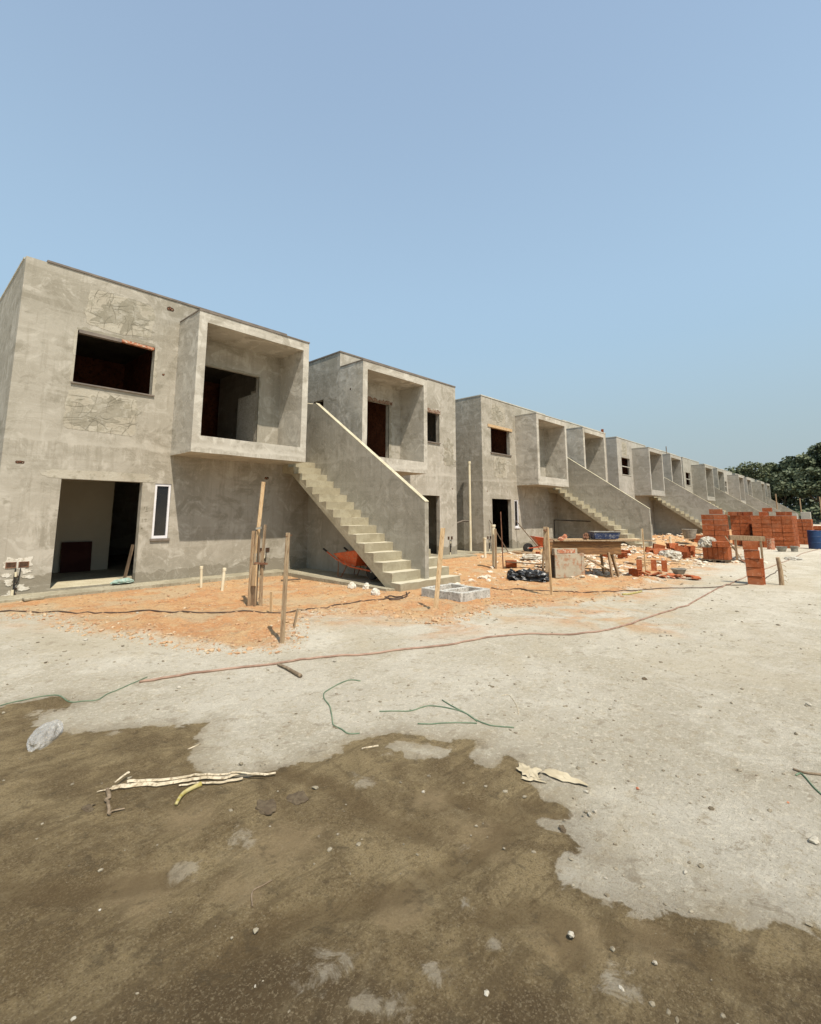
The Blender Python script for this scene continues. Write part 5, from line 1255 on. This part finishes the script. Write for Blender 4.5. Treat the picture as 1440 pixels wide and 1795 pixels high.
for i in range(9000):
    d = 1.2+14*rb.random()**1.9; a = R(rb.uniform(-4, 92)); x = d*math.cos(a); y = d*math.sin(a)
    if sdf(ORANGE, x, y) > 0.1 or y > 10: continue
    if noise.noise(Vector((x*0.9, y*0.9, 4))) < -0.12: continue
    if x < 4 and y < 6 and sdf(WET, x, y) > 0 and rb.random() < 0.75: continue
    pts.append((x, y, (0.0013+0.009*rb.random()**7)*(1+d*0.2), 0.55))
crumbs('grit', pts, M_GRAVC, 'fine grey grit scattered over the yard')
pts = []
for (cx, cy, sx, sy, nn) in ((12.9, 5.6, .7, .6, 260), (14.2, 6.6, 1.3, .9, 380), (18.9, 5.5, 1.3, .8, 330), (16.2, 8.3, 1.2, .8, 140), (10.6, 6.4, .7, .6, 60), (19.8, 3.4, .5, .4, 60), (22.5, 7.2, 2.2, 1.5, 260), (30, 8.0, 4, 2, 260), (8.7, 8.2, .8, 1.2, 40), (45, 7, 8, 2, 200)):
    for i in range(nn):
        x = rb.gauss(cx, sx); y = rb.gauss(cy, sy)
        if y > 10.4 or (6.7 < x < 9.1 and y > 6.6) or any(6.7 < x-14.43*k_ < 9.1 and y > 6.5 for k_ in range(1, 6)): continue
        pts.append((x, y, 0.02+0.07*rb.random()**2.2*(1+cx/40), 0.5))
crumbs('rubble', pts, M_SCRAP, 'pale broken plaster and brick rubble between the buildings and the stacks')

# ------------------------------------------------------------------ trees beyond the row
def crown_mesh(seed, rx, rz, nleaf, size, lobes=16):
    rn = random.Random(seed); vs = []; fs = []
    cs = []
    for i in range(lobes):
        a = rn.random()*6.28; e = rn.uniform(-0.35, 1.0); q = rn.uniform(.35, .8)
        cs.append((Vector((rx*q*math.cos(a)*math.cos(e*0.9), rx*q*math.sin(a)*math.cos(e*0.9), rz*e*0.75)), rn.uniform(.22, .42)*rx))
    for i in range(nleaf):
        c, r = cs[rn.randrange(lobes)]
        d = Vector((rn.gauss(0, 1), rn.gauss(0, 1), rn.gauss(0, 1))).normalized()*r*(rn.random()**0.4)
        d.z *= 0.75
        if noise.noise((c+d)*0.8+Vector((seed, 0, 0))) < -0.24: continue
        p = c+d; s = size*rn.uniform(.5, 1.2)
        u = Vector((rn.gauss(0, 1), rn.gauss(0, 1), rn.gauss(0, .6))).normalized(); w = u.orthogonal().normalized()
        w = Matrix.Rotation(rn.random()*6.28, 3, u) @ w; o = len(vs)
        vs += [p+u*s, p+w*s*.55, p-u*s, p-w*s*.55]; fs.append((o, o+1, o+2, o+3))
    return vs, fs, cs
def make_tree(seed, h, rx, label, mat, nleaf=9500, size=0.36, tr=0.32):
    rz = rx*0.62; t = thing('broadleaf_tree', label, 'tree', (0, 0, 0), 0, 'trees beyond the row')
    vs, fs, cs = crown_mesh(seed, rx, rz, nleaf, size)
    c = bpy.data.meshes.new('crown'); c.from_pydata([v+Vector((0, 0, h-rz)) for v in vs], [], fs); c.materials.append(mat)
    o = bpy.data.objects.new('crown', c); COL.objects.link(o); o.parent = t
    m = MB(); fork = h*0.36
    m.tube([(0, 0, -1), (0.1, 0.05, fork*0.5), (0.0, 0.15, fork)], [tr, tr*0.75, tr*0.6], 8)
    for cc, r in cs[:9]:
        e = cc+Vector((0, 0, h-rz)); m.tube([(0, 0.15, fork*0.95), e*0.5+Vector((0, 0, fork*0.45)), e], [tr*0.45, tr*0.25, 0.05], 6)
    m.build('trunk', M_TRUNK, t)
    return t
protos = [make_tree(1, 13, 6.0, 'x', M_LEAF[0], 8500, 0.27), make_tree(2, 14, 7.0, 'x', M_LEAF[1]), make_tree(3, 11, 5.5, 'x', M_LEAF[2]), make_tree(5, 7.5, 4.2, 'x', M_LEAF[1], 7500)]
spots = [  # x, y, scale, prototype, label
 (116, 16.2, 0.93, 0, 'rounded tree standing above the others just right of the last building'),
 (108, 3.2, 0.78, 1, 'tall dense tree at the right edge of the picture'),
 (118, 8.5, 0.62, 2, 'brownish tree between the rounded tree and the tall dense one'),
 (104, -6, 0.85, 1, 'tall tree beyond the right edge of the yard'),
 (126, 24, 0.75, 2, 'low brownish tree half hidden behind the last building'),
 (125, 12, 0.8, 1, 'dark tree behind the gap between the two tall crowns'),
 (100, 10.2, 0.92, 3, 'low dark tree beside the end of the row'),
 (103, 13.5, 0.98, 3, 'low dark tree right behind the end of the row'),
 (98, 5.9, 1.0, 3, 'low dark tree under the brownish one'),
 (96, 1.5, 1.05, 3, 'low dark tree under the tall tree at right'),
 (106, 8.4, 1.15, 3, 'thick dark tree in the middle of the low belt'),
 (112, 19, 1.1, 3, 'low dark tree left of the low belt'),
 (97, -3.5, 1.1, 3, 'low dark tree right of the belt'),
 (100, -10, 1.2, 3, 'outer low dark tree far right'), (108, -16, 1.0, 0, 'rounded tree far beyond the right edge'),
 (104, -26, 1.0, 1, 'dense tree far out to the right'), (112, -38, 1.1, 2, 'brownish tree far out to the right'), (110, -52, 1.1, 1, 'last dense tree far out to the right')]
used = set()
for (x, y, s, k, lb) in spots:
    t = protos[k] if k not in used else copy_tree(protos[k])
    used.add(k)
    t.location = (x, y, gz(x, y)-0.3); t.scale = (s, s, s); t.rotation_euler = (0, 0, x*1.3+y); t['label'] = lb
# undergrowth
rn = random.Random(12); vs = []; fs = []
for i in range(26000):
    x = rn.uniform(92, 112); y = rn.uniform(-60, 26); base = gz(x, y)
    hh = 2.2+1.8*noise.noise(Vector((x*0.2, y*0.25, 0)))
    p = Vector((x, y, base+hh*rn.random()**0.7)); s = rn.uniform(.15, .4)
    u = Vector((rn.gauss(0, 1), rn.gauss(0, 1), rn.gauss(0, 1))).normalized(); w = u.orthogonal().normalized(); o = len(vs)
    vs += [p+u*s, p+w*s*.6, p-u*s, p-w*s*.6]; fs.append((o, o+1, o+2, o+3))
me_ = bpy.data.meshes.new('undergrowth'); me_.from_pydata(vs, [], fs); me_.materials.append(M_LEAF[1])
o = bpy.data.objects.new('undergrowth', me_); COL.objects.link(o); tag(o, 'tangled scrub along the foot of the trees', kind='stuff')
